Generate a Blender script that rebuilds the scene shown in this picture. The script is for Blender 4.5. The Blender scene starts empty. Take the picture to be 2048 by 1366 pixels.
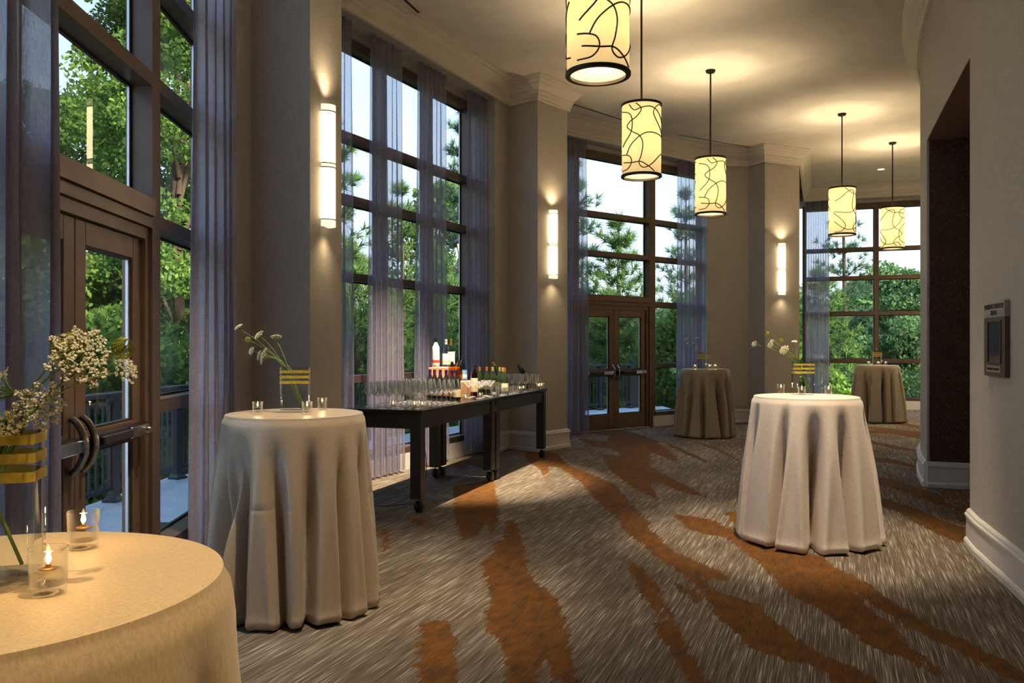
import bpy, math, random
import numpy as np
from mathutils import Vector, Matrix

S = bpy.context.scene
COL = S.collection
R = math.radians

# ------------------------------------------------------------------ camera
cam = bpy.data.cameras.new('camera'); camo = bpy.data.objects.new('camera', cam); COL.objects.link(camo)
cam.sensor_width = 36; cam.lens = 29.0; cam.shift_y = 0.0034; cam.clip_start = 0.05; cam.clip_end = 300
camo.location = (0, 0, 1.455); camo.rotation_euler = (R(90), 0, 0)
S.camera = camo

# ------------------------------------------------------------------ world: pale evening sky
SKY_STRENGTH = 1.22
wd = bpy.data.worlds.new('sky'); S.world = wd; wd.use_nodes = True
nt = wd.node_tree; nt.nodes.clear()
o_ = nt.nodes.new('ShaderNodeOutputWorld'); bg = nt.nodes.new('ShaderNodeBackground')
tc = nt.nodes.new('ShaderNodeTexCoord'); sp = nt.nodes.new('ShaderNodeSeparateXYZ'); cr = nt.nodes.new('ShaderNodeValToRGB')
ns = nt.nodes.new('ShaderNodeTexNoise'); mx = nt.nodes.new('ShaderNodeMixRGB'); mp = nt.nodes.new('ShaderNodeMapping')
nt.links.new(tc.outputs['Generated'], sp.inputs[0]); nt.links.new(sp.outputs['Z'], cr.inputs[0])
cr.color_ramp.elements[0].position = 0.0; cr.color_ramp.elements[0].color = (0.66, 0.73, 0.86, 1)
cr.color_ramp.elements[1].position = 1.0; cr.color_ramp.elements[1].color = (0.26, 0.46, 0.86, 1)
e = cr.color_ramp.elements.new(0.16); e.color = (0.55, 0.68, 0.88, 1)
e = cr.color_ramp.elements.new(0.38); e.color = (0.42, 0.61, 0.90, 1)
nt.links.new(tc.outputs['Generated'], mp.inputs[0]); mp.inputs['Scale'].default_value = (2, 2, 5)
nt.links.new(mp.outputs[0], ns.inputs['Vector']); ns.inputs['Scale'].default_value = 1.6; ns.inputs['Detail'].default_value = 5
m2 = nt.nodes.new('ShaderNodeMapRange'); m2.inputs[1].default_value = 0.45; m2.inputs[2].default_value = 0.75; m2.inputs[4].default_value = 0.45
nt.links.new(ns.outputs[0], m2.inputs[0]); nt.links.new(m2.outputs[0], mx.inputs[0])
nt.links.new(cr.outputs[0], mx.inputs[1]); mx.inputs[2].default_value = (0.72, 0.76, 0.85, 1)
nt.links.new(mx.outputs[0], bg.inputs[0]); bg.inputs[1].default_value = SKY_STRENGTH
nt.links.new(bg.outputs[0], o_.inputs[0])

# soft low evening sun from behind the building, falling on the trees
sun = bpy.data.lights.new('sun', 'SUN'); suno = bpy.data.objects.new('sun', sun); COL.objects.link(suno)
sun.energy = 7.5; sun.angle = R(12); sun.color = (1.0, 0.90, 0.70)
suno.rotation_euler = Vector((-0.62, 0.58, -0.53)).to_track_quat('-Z', 'Y').to_euler()

# ------------------------------------------------------------------ view
S.view_settings.view_transform = 'Standard'; S.view_settings.look = 'None'
S.view_settings.gamma = 1.0; S.view_settings.exposure = 0.85; S.view_settings.use_curve_mapping = False
S.cycles.max_bounces = 8; S.cycles.transparent_max_bounces = 28; S.cycles.adaptive_threshold = 0.08; S.cycles.adaptive_min_samples = 16
S.cycles.diffuse_bounces = 4; S.cycles.glossy_bounces = 3
S.cycles.sample_clamp_indirect = 4.0
S.cycles.caustics_reflective = False; S.cycles.caustics_refractive = False

WARM = (1.0, 0.78, 0.52)

# ------------------------------------------------------------------ helpers
class MB:
    def __init__(s): s.v = []; s.f = []
    def add(s, vs, fs):
        b = len(s.v); s.v.extend([tuple(p) for p in vs]); s.f.extend([tuple(i + b for i in f) for f in fs]); return s
    def box(s, x0, x1, y0, y1, z0, z1, M=None):
        vs = [(x, y, z) for z in (z0, z1) for y in (y0, y1) for x in (x0, x1)]
        if M is not None: vs = [M @ Vector(p) for p in vs]
        return s.add(vs, [(0, 2, 3, 1), (4, 5, 7, 6), (0, 1, 5, 4), (2, 6, 7, 3), (0, 4, 6, 2), (1, 3, 7, 5)])
    def bbox(s, x0, x1, y0, y1, z0, z1, b=0.006):
        # box with bevelled vertical and horizontal edges (three stacked rings)
        def rg(d, z):
            return [(x0+b, y0+d, z), (x1-b, y0+d, z), (x1-d, y0+b, z), (x1-d, y1-b, z), (x1-b, y1-d, z), (x0+b, y1-d, z), (x0+d, y1-b, z), (x0+d, y0+b, z)]
        rs = [rg(b, z0), rg(0, z0+b), rg(0, z1-b), rg(b, z1)]
        vs = sum(rs, []); fs = []
        for k in range(3):
            for i in range(8):
                j = (i+1) % 8; fs.append((k*8+i, k*8+j, k*8+8+j, k*8+8+i))
        fs.append(tuple(range(7, -1, -1))); fs.append(tuple(range(24, 32)))
        return s.add(vs, fs)
    def lathe(s, prof, seg=20, c=(0, 0, 0), M=None):
        n = len(prof); vs = []
        for k in range(seg):
            a = 2*math.pi*k/seg; ca, sa = math.cos(a), math.sin(a)
            for r, z in prof:
                p = Vector((r*ca, r*sa, z))
                if M is not None: p = M @ p
                vs.append((p[0]+c[0], p[1]+c[1], p[2]+c[2]))
        fs = []
        for k in range(seg):
            k2 = (k+1) % seg
            for i in range(n-1):
                if prof[i][0] < 1e-6 and prof[i+1][0] < 1e-6: continue
                fs.append((k*n+i, k2*n+i, k2*n+i+1, k*n+i+1))
        return s.add(vs, fs)
    def tube(s, pts, r, seg=8, caps=True):
        pts = [Vector(p) for p in pts]; n = len(pts)
        rr = r if isinstance(r, (list, tuple)) else [r]*n
        vs = []; up = None
        for i, p in enumerate(pts):
            t = (pts[min(i+1, n-1)] - pts[max(i-1, 0)])
            if t.length < 1e-9: t = Vector((0, 0, 1))
            t.normalize()
            if up is None: up = t.orthogonal().normalized()
            a = (up - t*up.dot(t))
            a = a.normalized() if a.length > 1e-6 else t.orthogonal().normalized()
            up = a; b = t.cross(a)
            for k in range(seg):
                q = 2*math.pi*k/seg
                vs.append(p + (a*math.cos(q) + b*math.sin(q))*rr[i])
        fs = []
        for i in range(n-1):
            for k in range(seg):
                k2 = (k+1) % seg
                fs.append((i*seg+k, i*seg+k2, (i+1)*seg+k2, (i+1)*seg+k))
        if caps:
            fs.append(tuple(range(seg-1, -1, -1))); fs.append(tuple((n-1)*seg+k for k in range(seg)))
        return s.add(vs, fs)
    def prism(s, poly, z0, z1):
        n = len(poly)
        vs = [(x, y, z0) for x, y in poly] + [(x, y, z1) for x, y in poly]
        fs = [tuple(range(n-1, -1, -1)), tuple(range(n, 2*n))] + [(i, (i+1) % n, n+(i+1) % n, n+i) for i in range(n)]
        return s.add(vs, fs)
    def mesh(s, name, m, smooth=None):
        me = bpy.data.meshes.new(name); me.from_pydata(s.v, [], s.f); me.update()
        if m is not None: me.materials.append(m)
        if smooth is not None:
            me.polygons.foreach_set('use_smooth', [True]*len(me.polygons))
            if smooth < 179: me.set_sharp_from_angle(angle=R(smooth))
        return me
    def build(s, name, m, parent=None, smooth=None, loc=None, rot=None):
        o = bpy.data.objects.new(name, s.mesh(name, m, smooth)); COL.objects.link(o)
        if parent is not None: o.parent = parent
        if loc is not None: o.location = loc
        if rot is not None: o.rotation_euler = rot
        return o

def empty(name, loc=(0, 0, 0), rz=0.0, label=None, cat=None, group=None, kind=None):
    o = bpy.data.objects.new(name, None); COL.objects.link(o)
    o.empty_display_size = 0.1
    o.location = loc; o.rotation_euler = (0, 0, rz); tag(o, label, cat, group, kind); return o
def tag(o, label=None, cat=None, group=None, kind=None):
    if label: o['label'] = label
    if cat: o['category'] = cat
    if group: o['group'] = group
    if kind: o['kind'] = kind
    return o
def children(o): return [c for c in COL.objects if c.parent is o]
def copy_tree(o, parent=None, loc=None, rz=None, label=None):
    c = o.copy(); COL.objects.link(c)
    if parent is not None: c.parent = parent
    if loc is not None: c.location = loc
    if rz is not None: c.rotation_euler = (0, 0, rz)
    if label: c['label'] = label
    for ch in o.children: copy_tree(ch, c)
    return c
def crom(pts, n=6, closed=False):
    out = []; N = len(pts); pts = [Vector(p) for p in pts]
    rng = range(N if closed else N-1)
    for i in rng:
        if closed: p0, p1, p2, p3 = pts[i-1], pts[i], pts[(i+1) % N], pts[(i+2) % N]
        else: p0, p1, p2, p3 = pts[max(i-1, 0)], pts[i], pts[i+1], pts[min(i+2, N-1)]
        for k in range(n):
            t = k/n
            out.append(0.5*((2*p1)+(p2-p0)*t+(2*p0-5*p1+4*p2-p3)*t*t+(3*p1-p0-3*p2+p3)*t**3))
    if not closed: out.append(pts[-1])
    return out

# ------------------------------------------------------------------ materials
def newmat(name):
    m = bpy.data.materials.new(name); m.use_nodes = True; n = m.node_tree; n.nodes.clear()
    out = n.nodes.new('ShaderNodeOutputMaterial'); return m, n, out
def N(n, t, **kw):
    x = n.nodes.new(t)
    for k, v in kw.items(): setattr(x, k, v)
    return x
def noise(n, scale, detail=2, rough=0.5, coord=None, sc=(1, 1, 1), rot=(0, 0, 0)):
    tc = N(n, 'ShaderNodeTexCoord'); mp = N(n, 'ShaderNodeMapping'); t = N(n, 'ShaderNodeTexNoise')
    n.links.new(tc.outputs[coord or 'Object'], mp.inputs[0]); mp.inputs['Scale'].default_value = sc; mp.inputs['Rotation'].default_value = rot
    n.links.new(mp.outputs[0], t.inputs['Vector']); t.inputs['Scale'].default_value = scale
    t.inputs['Detail'].default_value = detail; t.inputs['Roughness'].default_value = rough
    return t.outputs[0]
def ramp(n, fac, stops):
    r = N(n, 'ShaderNodeValToRGB'); n.links.new(fac, r.inputs[0]); el = r.color_ramp.elements
    el[0].position, el[0].color = stops[0][0], (*stops[0][1], 1)
    el[1].position, el[1].color = stops[-1][0], (*stops[-1][1], 1)
    for p, c in stops[1:-1]:
        q = el.new(p); q.color = (*c, 1)
    return r.outputs[0]
def principled(n, out, col, rough=0.5, metal=0, spec=0.5):
    b = N(n, 'ShaderNodeBsdfPrincipled')
    if isinstance(col, tuple): b.inputs['Base Color'].default_value = (*col, 1)
    else: n.links.new(col, b.inputs['Base Color'])
    b.inputs['Roughness'].default_value = rough; b.inputs['Metallic'].default_value = metal
    b.inputs['Specular IOR Level'].default_value = spec
    n.links.new(b.outputs[0], out.inputs[0]); return b
def bump(n, b, h, strength=0.2, dist=0.01):
    bp = N(n, 'ShaderNodeBump'); bp.inputs['Strength'].default_value = strength; bp.inputs['Distance'].default_value = dist
    n.links.new(h, bp.inputs['Height']); n.links.new(bp.outputs[0], b.inputs['Normal'])
def mat(name, col, rough=0.5, metal=0, spec=0.5, var=0.12, nscale=8, bmp=0.0, bscale=60, sc=(1, 1, 1)):
    m, n, out = newmat(name)
    f = noise(n, nscale, 3, sc=sc)
    c = ramp(n, f, [(0.3, tuple(x*(1-var) for x in col)), (0.7, tuple(min(1, x*(1+var)) for x in col))])
    b = principled(n, out, c, rough, metal, spec)
    if bmp: bump(n, b, noise(n, bscale, 2, sc=sc), bmp, 0.004)
    return m
def mat_linen(name, col):
    m, n, out = newmat(name)
    h = noise(n, 1, 2, sc=(14, 14, 420)); v = noise(n, 1, 2, sc=(320, 320, 10))
    ad = N(n, 'ShaderNodeMath', operation='ADD'); n.links.new(h, ad.inputs[0]); n.links.new(v, ad.inputs[1])
    hf = N(n, 'ShaderNodeMath', operation='MULTIPLY'); n.links.new(ad.outputs[0], hf.inputs[0]); hf.inputs[1].default_value = 0.5
    c = ramp(n, hf.outputs[0], [(0.3, tuple(x*0.72 for x in col)), (0.7, tuple(x*1.25 for x in col))])
    b = principled(n, out, c, 0.62, 0, 0.35)
    bump(n, b, hf.outputs[0], 0.25, 0.003); return m
def mat_cloth(name, col, weave=1900, sheen=0.15, rough=0.36):
    m, n, out = newmat(name)
    f = noise(n, 1, 2, sc=(weave*.22, weave*.22, weave*.06)); f2 = noise(n, 1, 3, sc=(weave*.1, weave*.1, weave*.03), rot=(0.3, 0.2, 0.4))
    ad = N(n, 'ShaderNodeMath', operation='ADD'); n.links.new(f, ad.inputs[0]); n.links.new(f2, ad.inputs[1])
    hf = N(n, 'ShaderNodeMath', operation='MULTIPLY'); n.links.new(ad.outputs[0], hf.inputs[0]); hf.inputs[1].default_value = 0.5
    c = ramp(n, hf.outputs[0], [(0.35, tuple(x*0.86 for x in col)), (0.65, tuple(min(1, x*1.12) for x in col))])
    b = principled(n, out, c, rough, 0.12, 0.6)
    b.inputs['Sheen Weight'].default_value = sheen; b.inputs['Sheen Roughness'].default_value = 0.4
    bump(n, b, hf.outputs[0], 0.22, 0.002); return m
def mat_glass(name, tint=(0.96, 0.98, 0.98), ior=1.45, rough=0.0, edge=0.0, rim_glint=0.0):
    m, n, out = newmat(name)
    t = N(n, 'ShaderNodeBsdfTransparent'); t.inputs[0].default_value = (*tint, 1)
    g = N(n, 'ShaderNodeBsdfGlossy'); g.inputs['Roughness'].default_value = rough
    lw = N(n, 'ShaderNodeFresnel'); lw.inputs[0].default_value = ior
    mxs = N(n, 'ShaderNodeMixShader')
    if edge:
        l2 = N(n, 'ShaderNodeLayerWeight'); l2.inputs[0].default_value = edge
        ad = N(n, 'ShaderNodeMath', operation='MAXIMUM'); n.links.new(lw.outputs[0], ad.inputs[0])
        ml = N(n, 'ShaderNodeMath', operation='MULTIPLY'); n.links.new(l2.outputs['Facing'], ml.inputs[0]); ml.inputs[1].default_value = 0.95
        n.links.new(ml.outputs[0], ad.inputs[1])
    else: ad = lw
    ge = N(n, 'ShaderNodeNewGeometry'); iv = N(n, 'ShaderNodeMath', operation='SUBTRACT'); iv.inputs[0].default_value = 1.0; n.links.new(ge.outputs['Backfacing'], iv.inputs[1])
    mu = N(n, 'ShaderNodeMath', operation='MULTIPLY'); n.links.new(ad.outputs[0], mu.inputs[0]); n.links.new(iv.outputs[0], mu.inputs[1])
    n.links.new(mu.outputs[0], mxs.inputs[0])
    n.links.new(t.outputs[0], mxs.inputs[1]); n.links.new(g.outputs[0], mxs.inputs[2])
    if rim_glint:  # white scatter at grazing edges, painted in place of glints
        df = N(n, 'ShaderNodeBsdfDiffuse'); df.inputs[0].default_value = (0.95, 0.95, 0.95, 1); tl = N(n, 'ShaderNodeBsdfTranslucent'); tl.inputs[0].default_value = (0.95, 0.95, 0.95, 1)
        dm = N(n, 'ShaderNodeMixShader'); n.links.new(df.outputs[0], dm.inputs[1]); n.links.new(tl.outputs[0], dm.inputs[2])
        l3 = N(n, 'ShaderNodeLayerWeight'); l3.inputs[0].default_value = 0.35
        pw = N(n, 'ShaderNodeMath', operation='POWER'); n.links.new(l3.outputs['Facing'], pw.inputs[0]); pw.inputs[1].default_value = 1.6
        mm = N(n, 'ShaderNodeMath', operation='MULTIPLY'); n.links.new(pw.outputs[0], mm.inputs[0]); mm.inputs[1].default_value = rim_glint
        m3 = N(n, 'ShaderNodeMixShader'); n.links.new(mm.outputs[0], m3.inputs[0]); n.links.new(mxs.outputs[0], m3.inputs[1]); n.links.new(dm.outputs[0], m3.inputs[2])
        n.links.new(m3.outputs[0], out.inputs[0])
    else: n.links.new(mxs.outputs[0], out.inputs[0])
    return m
def mat_emit(name, col, strength, hold=None):
    m, n, out = newmat(name)
    e = N(n, 'ShaderNodeEmission'); e.inputs[0].default_value = (*col, 1); e.inputs[1].default_value = strength
    n.links.new(e.outputs[0], out.inputs[0]); return m
def mat_sheer(name, col, transp):
    m, n, out = newmat(name)
    f = noise(n, 1, 2, sc=(260, 260, 16)); h = noise(n, 1, 2, sc=(20, 20, 500))
    ad = N(n, 'ShaderNodeMath', operation='ADD'); n.links.new(f, ad.inputs[0]); n.links.new(h, ad.inputs[1])
    hf = N(n, 'ShaderNodeMath', operation='MULTIPLY'); n.links.new(ad.outputs[0], hf.inputs[0]); hf.inputs[1].default_value = 0.5
    c = ramp(n, hf.outputs[0], [(0.3, tuple(x*0.75 for x in col)), (0.7, tuple(min(1, x*1.25) for x in col))])
    d = N(n, 'ShaderNodeBsdfDiffuse'); tr = N(n, 'ShaderNodeBsdfTranslucent'); t = N(n, 'ShaderNodeBsdfTransparent')
    n.links.new(c, d.inputs[0]); n.links.new(c, tr.inputs[0])
    a = N(n, 'ShaderNodeMixShader'); a.inputs[0].default_value = 0.5; n.links.new(d.outputs[0], a.inputs[1]); n.links.new(tr.outputs[0], a.inputs[2])
    mr = N(n, 'ShaderNodeMapRange'); n.links.new(hf.outputs[0], mr.inputs[0]); mr.inputs[1].default_value = 0.3; mr.inputs[2].default_value = 0.7
    mr.inputs[3].default_value = 1-transp-0.1; mr.inputs[4].default_value = 1-transp+0.1
    b = N(n, 'ShaderNodeMixShader'); n.links.new(mr.outputs[0], b.inputs[0]); n.links.new(t.outputs[0], b.inputs[1]); n.links.new(a.outputs[0], b.inputs[2])
    n.links.new(b.outputs[0], out.inputs[0]); return m
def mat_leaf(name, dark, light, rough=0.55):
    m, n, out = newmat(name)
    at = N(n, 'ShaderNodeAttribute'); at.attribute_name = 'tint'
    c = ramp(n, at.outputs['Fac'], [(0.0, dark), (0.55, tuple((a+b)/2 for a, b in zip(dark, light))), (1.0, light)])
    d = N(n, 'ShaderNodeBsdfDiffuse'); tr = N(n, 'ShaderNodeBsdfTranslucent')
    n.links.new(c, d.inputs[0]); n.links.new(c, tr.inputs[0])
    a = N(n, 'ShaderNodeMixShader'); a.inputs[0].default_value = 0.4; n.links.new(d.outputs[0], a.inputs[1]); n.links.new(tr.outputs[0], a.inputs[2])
    n.links.new(a.outputs[0], out.inputs[0]); return m

M = {}
M['wall'] = mat_linen('linen_wallcovering', (0.49, 0.468, 0.435))
M['ceiling'] = mat('ceiling_plaster', (0.78, 0.73, 0.66), 0.9, 0, 0.2, 0.05, 3, 0.3, 90)
M['trim'] = mat('cream_painted_trim', (0.80, 0.74, 0.65), 0.45, 0, 0.4, 0.03, 5)
M['base'] = mat('white_painted_baseboard', (0.74, 0.72, 0.70), 0.4, 0, 0.45, 0.03, 5)
M['bronze'] = mat('bronze_anodised_frame', (0.125, 0.083, 0.064), 0.42, 0.35, 0.5, 0.12, 6)
M['bronzelight'] = mat('bronze_door_frame', (0.17, 0.105, 0.07), 0.4, 0.35, 0.5, 0.12, 6)
M['gasket'] = mat('black_glazing_gasket', (0.015, 0.015, 0.015), 0.6)
M['alu'] = mat('bright_glazing_spacer', (0.65, 0.70, 0.73), 0.35, 0.6)
M['pane'] = mat_glass('window_glass', (0.93, 0.96, 0.96), 1.5)
M['glass'] = mat_glass('clear_glassware', (0.97, 0.98, 0.98), 1.5, 0.03, 0.5, 0.65)
M['votive_glass'] = mat_glass('votive_glass', (0.97, 0.98, 0.98), 1.5, 0.02, 0.4, 0.12)
M['vase'] = mat_glass('vase_glass', (0.95, 0.97, 0.97), 1.5, 0.02, 0.35)
M['sheer'] = mat_sheer('sheer_violet_grey_curtain', (0.46, 0.43, 0.54), 0.46)
M['sheer_dense'] = mat_sheer('dense_violet_grey_curtain', (0.50, 0.465, 0.54), 0.08)
M['curtain_head'] = mat('curtain_header_tape', (0.07, 0.06, 0.065), 0.8)
M['dark'] = mat('brown_glitter_panel', (0.045, 0.026, 0.02), 0.5)
def glitter():
    m, n, out = newmat('brown_mica_wallcovering')
    v = N(n, 'ShaderNodeTexVoronoi'); v.inputs['Scale'].default_value = 140
    tcx = N(n, 'ShaderNodeTexCoord'); n.links.new(tcx.outputs['Object'], v.inputs['Vector'])
    sx = N(n, 'ShaderNodeSeparateColor'); n.links.new(v.outputs['Color'], sx.inputs[0])
    big = noise(n, 1.3, 2)
    gt = N(n, 'ShaderNodeMath', operation='GREATER_THAN'); n.links.new(sx.outputs[0], gt.inputs[0]); gt.inputs[1].default_value = 0.93
    base = ramp(n, noise(n, 30, 4), [(0.3, (0.03, 0.018, 0.015)), (0.7, (0.085, 0.048, 0.036))])
    mxr = N(n, 'ShaderNodeMixRGB'); n.links.new(gt.outputs[0], mxr.inputs[0]); n.links.new(base, mxr.inputs[1]); mxr.inputs[2].default_value = (0.45, 0.22, 0.12, 1)
    b = principled(n, out, mxr.outputs[0], 0.35, 0.0, 0.6)
    n.links.new(gt.outputs[0], b.inputs['Metallic'])
    bump(n, b, v.outputs['Distance'], 0.4, 0.004); return m
M['glitter'] = glitter()
M['soffit'] = mat('plum_soffit_paint', (0.24, 0.15, 0.135), 0.8)
M['black'] = mat('black_oak_laminate', (0.018, 0.016, 0.016), 0.38, 0, 0.5, 0.3, 4, 0.1, 40, (1, 1, 12))
M['blacktop'] = mat('black_polished_tabletop', (0.014, 0.013, 0.013), 0.12, 0, 0.6, 0.2, 5)
M['rubber'] = mat('black_caster_plastic', (0.013, 0.013, 0.014), 0.45)
M['chrome'] = mat('polished_chrome', (0.62, 0.60, 0.58), 0.16, 1.0, 0.5, 0.04)
M['darkmetal'] = mat('dark_bronze_metal', (0.030, 0.021, 0.016), 0.45, 0.6)
M['rail'] = mat('black_powder_coated_railing', (0.020, 0.024, 0.032), 0.5, 0.2)
M['concrete'] = mat('pale_deck_concrete', (0.52, 0.55, 0.58), 0.85, 0, 0.2, 0.08, 4, 0.3, 70)
M['cloth_champ'] = mat_cloth('champagne_satin_cloth', (0.50, 0.41, 0.31))
M['cloth_lamp_warm'] = mat_cloth('champagne_cloth_lamp_warm', (0.68, 0.49, 0.25), 1500, 0.2, 0.58)  # champagne cloth with the warm lamp light put into its colour
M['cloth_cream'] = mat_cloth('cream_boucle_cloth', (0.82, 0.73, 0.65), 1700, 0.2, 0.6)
M['cloth_dimmed'] = mat_cloth('champagne_satin_dimmed', (0.36, 0.30, 0.21))  # the champagne satin again, dimmer light at the far tables put into its colour
M['ribbon'] = mat('olive_gold_ribbon', (0.42, 0.34, 0.05), 0.45, 0.1, 0.5, 0.2, 60)
M['stem'] = mat('green_flower_stem', (0.13, 0.20, 0.05), 0.6)
M['floret'] = mat('cream_florets', (0.78, 0.74, 0.52), 0.8, 0, 0.2, 0.15, 90)
M['nest'] = mat('green_closed_umbel', (0.36, 0.38, 0.08), 0.8, 0, 0.2, 0.2, 60)
M['candle_oil'] = mat_glass('clear_lamp_oil', (0.95, 0.93, 0.88), 1.4, 0.0, 0.15)
M['brass'] = mat('brass_wick_cap', (0.55, 0.32, 0.12), 0.3, 0.9)
M['flame'] = mat_emit('candle_flame', (1.0, 0.62, 0.22), 14)
M['bulb'] = mat_emit('lamp_bulb', (1.0, 0.84, 0.58), 9)
M['plate'] = mat('brushed_nickel_nameplate', (0.40, 0.36, 0.32), 0.4, 0.5)
M['signbrown'] = mat('bronze_sign_frame', (0.10, 0.075, 0.06), 0.45, 0.3)
M['screen'] = mat('dark_sign_screen', (0.012, 0.009, 0.008), 0.12, 0, 0.6)
M['letter'] = mat('dark_raised_lettering', (0.03, 0.02, 0.02), 0.5)
M['bark'] = mat('tree_bark', (0.10, 0.07, 0.05), 0.9, 0, 0.1, 0.4, 5, 0.8, 14, (1, 1, 0.25))
M['leaf'] = mat_leaf('broad_leaves', (0.045, 0.095, 0.022), (0.30, 0.46, 0.10))
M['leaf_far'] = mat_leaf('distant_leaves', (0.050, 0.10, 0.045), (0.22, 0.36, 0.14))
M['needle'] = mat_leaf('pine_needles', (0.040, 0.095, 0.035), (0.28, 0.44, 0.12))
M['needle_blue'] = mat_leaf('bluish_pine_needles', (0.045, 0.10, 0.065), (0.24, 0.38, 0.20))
M['ground'] = mat('forest_floor', (0.09, 0.11, 0.035), 0.95, 0, 0.1, 0.5, 0.8, 0.6, 3)
M['grille'] = mat('black_slot_diffuser', (0.012, 0.010, 0.009), 0.6)
def shade_mat():
    m, n, out = newmat('cream_lamp_shade')
    f = noise(n, 26, 3)
    c = ramp(n, f, [(0.3, (0.97, 0.87, 0.60)), (0.7, (1.0, 0.93, 0.72))])
    tr = N(n, 'ShaderNodeBsdfTranslucent'); n.links.new(c, tr.inputs[0])
    d = N(n, 'ShaderNodeBsdfDiffuse'); d.inputs[0].default_value = (0.34, 0.29, 0.19, 1)
    a = N(n, 'ShaderNodeMixShader'); a.inputs[0].default_value = 0.46; n.links.new(d.outputs[0], a.inputs[1]); n.links.new(tr.outputs[0], a.inputs[2])
    e = N(n, 'ShaderNodeEmission'); n.links.new(c, e.inputs[0]); e.inputs[1].default_value = 0.07
    s = N(n, 'ShaderNodeAddShader'); n.links.new(a.outputs[0], s.inputs[0]); n.links.new(e.outputs[0], s.inputs[1])
    n.links.new(s.outputs[0], out.inputs[0]); return m
M['shade'] = shade_mat()
M['sconce'] = mat_emit('sconce_diffuser', (1.0, 0.74, 0.42), 5.0)
M['sconceband'] = mat_emit('sconce_band', (1.0, 0.78, 0.48), 0.9)
M['downlight'] = mat_emit('downlight_lens', (1.0, 0.80, 0.52), 6)

# ================================================================== STRUCTURE
CEIL = 5.10
def vec2(a, b): return ((b[0]-a[0]), (b[1]-a[1]))
def unit(d):
    l = math.hypot(*d); return (d[0]/l, d[1]/l)
W1_D = unit((-0.07, 1.0)); W1_P = (-2.09+0.07*2.9, 1.9)      # glazing line of each bay, inner mullion face
W2_D = (0.438, 0.899); W2_P = (-0.6-0.438*3.95, 11.0-0.899*3.95)
W3_D = (0.786, 0.618); W3_P = (1.23-0.786*1.3, 13.7-0.618*1.3)
W4_D = (0.9395, -0.3427); W4_P = (6.84, 19.4)
A1, B1, C1, D1 = (-1.99, 6.29), (-1.518, 6.20), (-1.416, 6.85), (-1.906, 6.945)
A2, B2, C2, D2 = (-0.04, 11.59), (0.35, 11.27), (0.79, 11.81), (0.40, 12.125)
A3, B3, C3 = (4.447, 15.51), (4.63, 15.10), (5.38, 15.44)
OUTER = [(-1.40, -3.0), (-2.004, 6.0), A1, B1, C1, D1, (-2.05, 7.46), (-0.23, 11.20), A2, B2, C2, D2, (0.45, 12.83), (3.66, 15.36), A3, B3, C3, (6.80, 19.25), (9.20, 18.38), (12.0, 17.35)]
INNER_C = [(2.05, -3.0), (2.10, 0.0), (2.27, 2.0), (2.60, 3.7), (2.92, 4.65), (3.165, 5.48), (3.35, 6.035), (4.27, 8.49), (4.69, 9.47), (5.10, 10.26), (5.66, 11.15), (6.5, 12.25), (7.6, 13.4), (9.1, 14.5), (12.0, 15.6)]
def inner_pts(a, b, n=8):
    pts = crom([(x, y, 0) for x, y in INNER_C], n)
    return [(p.x, p.y) for p in pts[a*n:b*n+1]]

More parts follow.
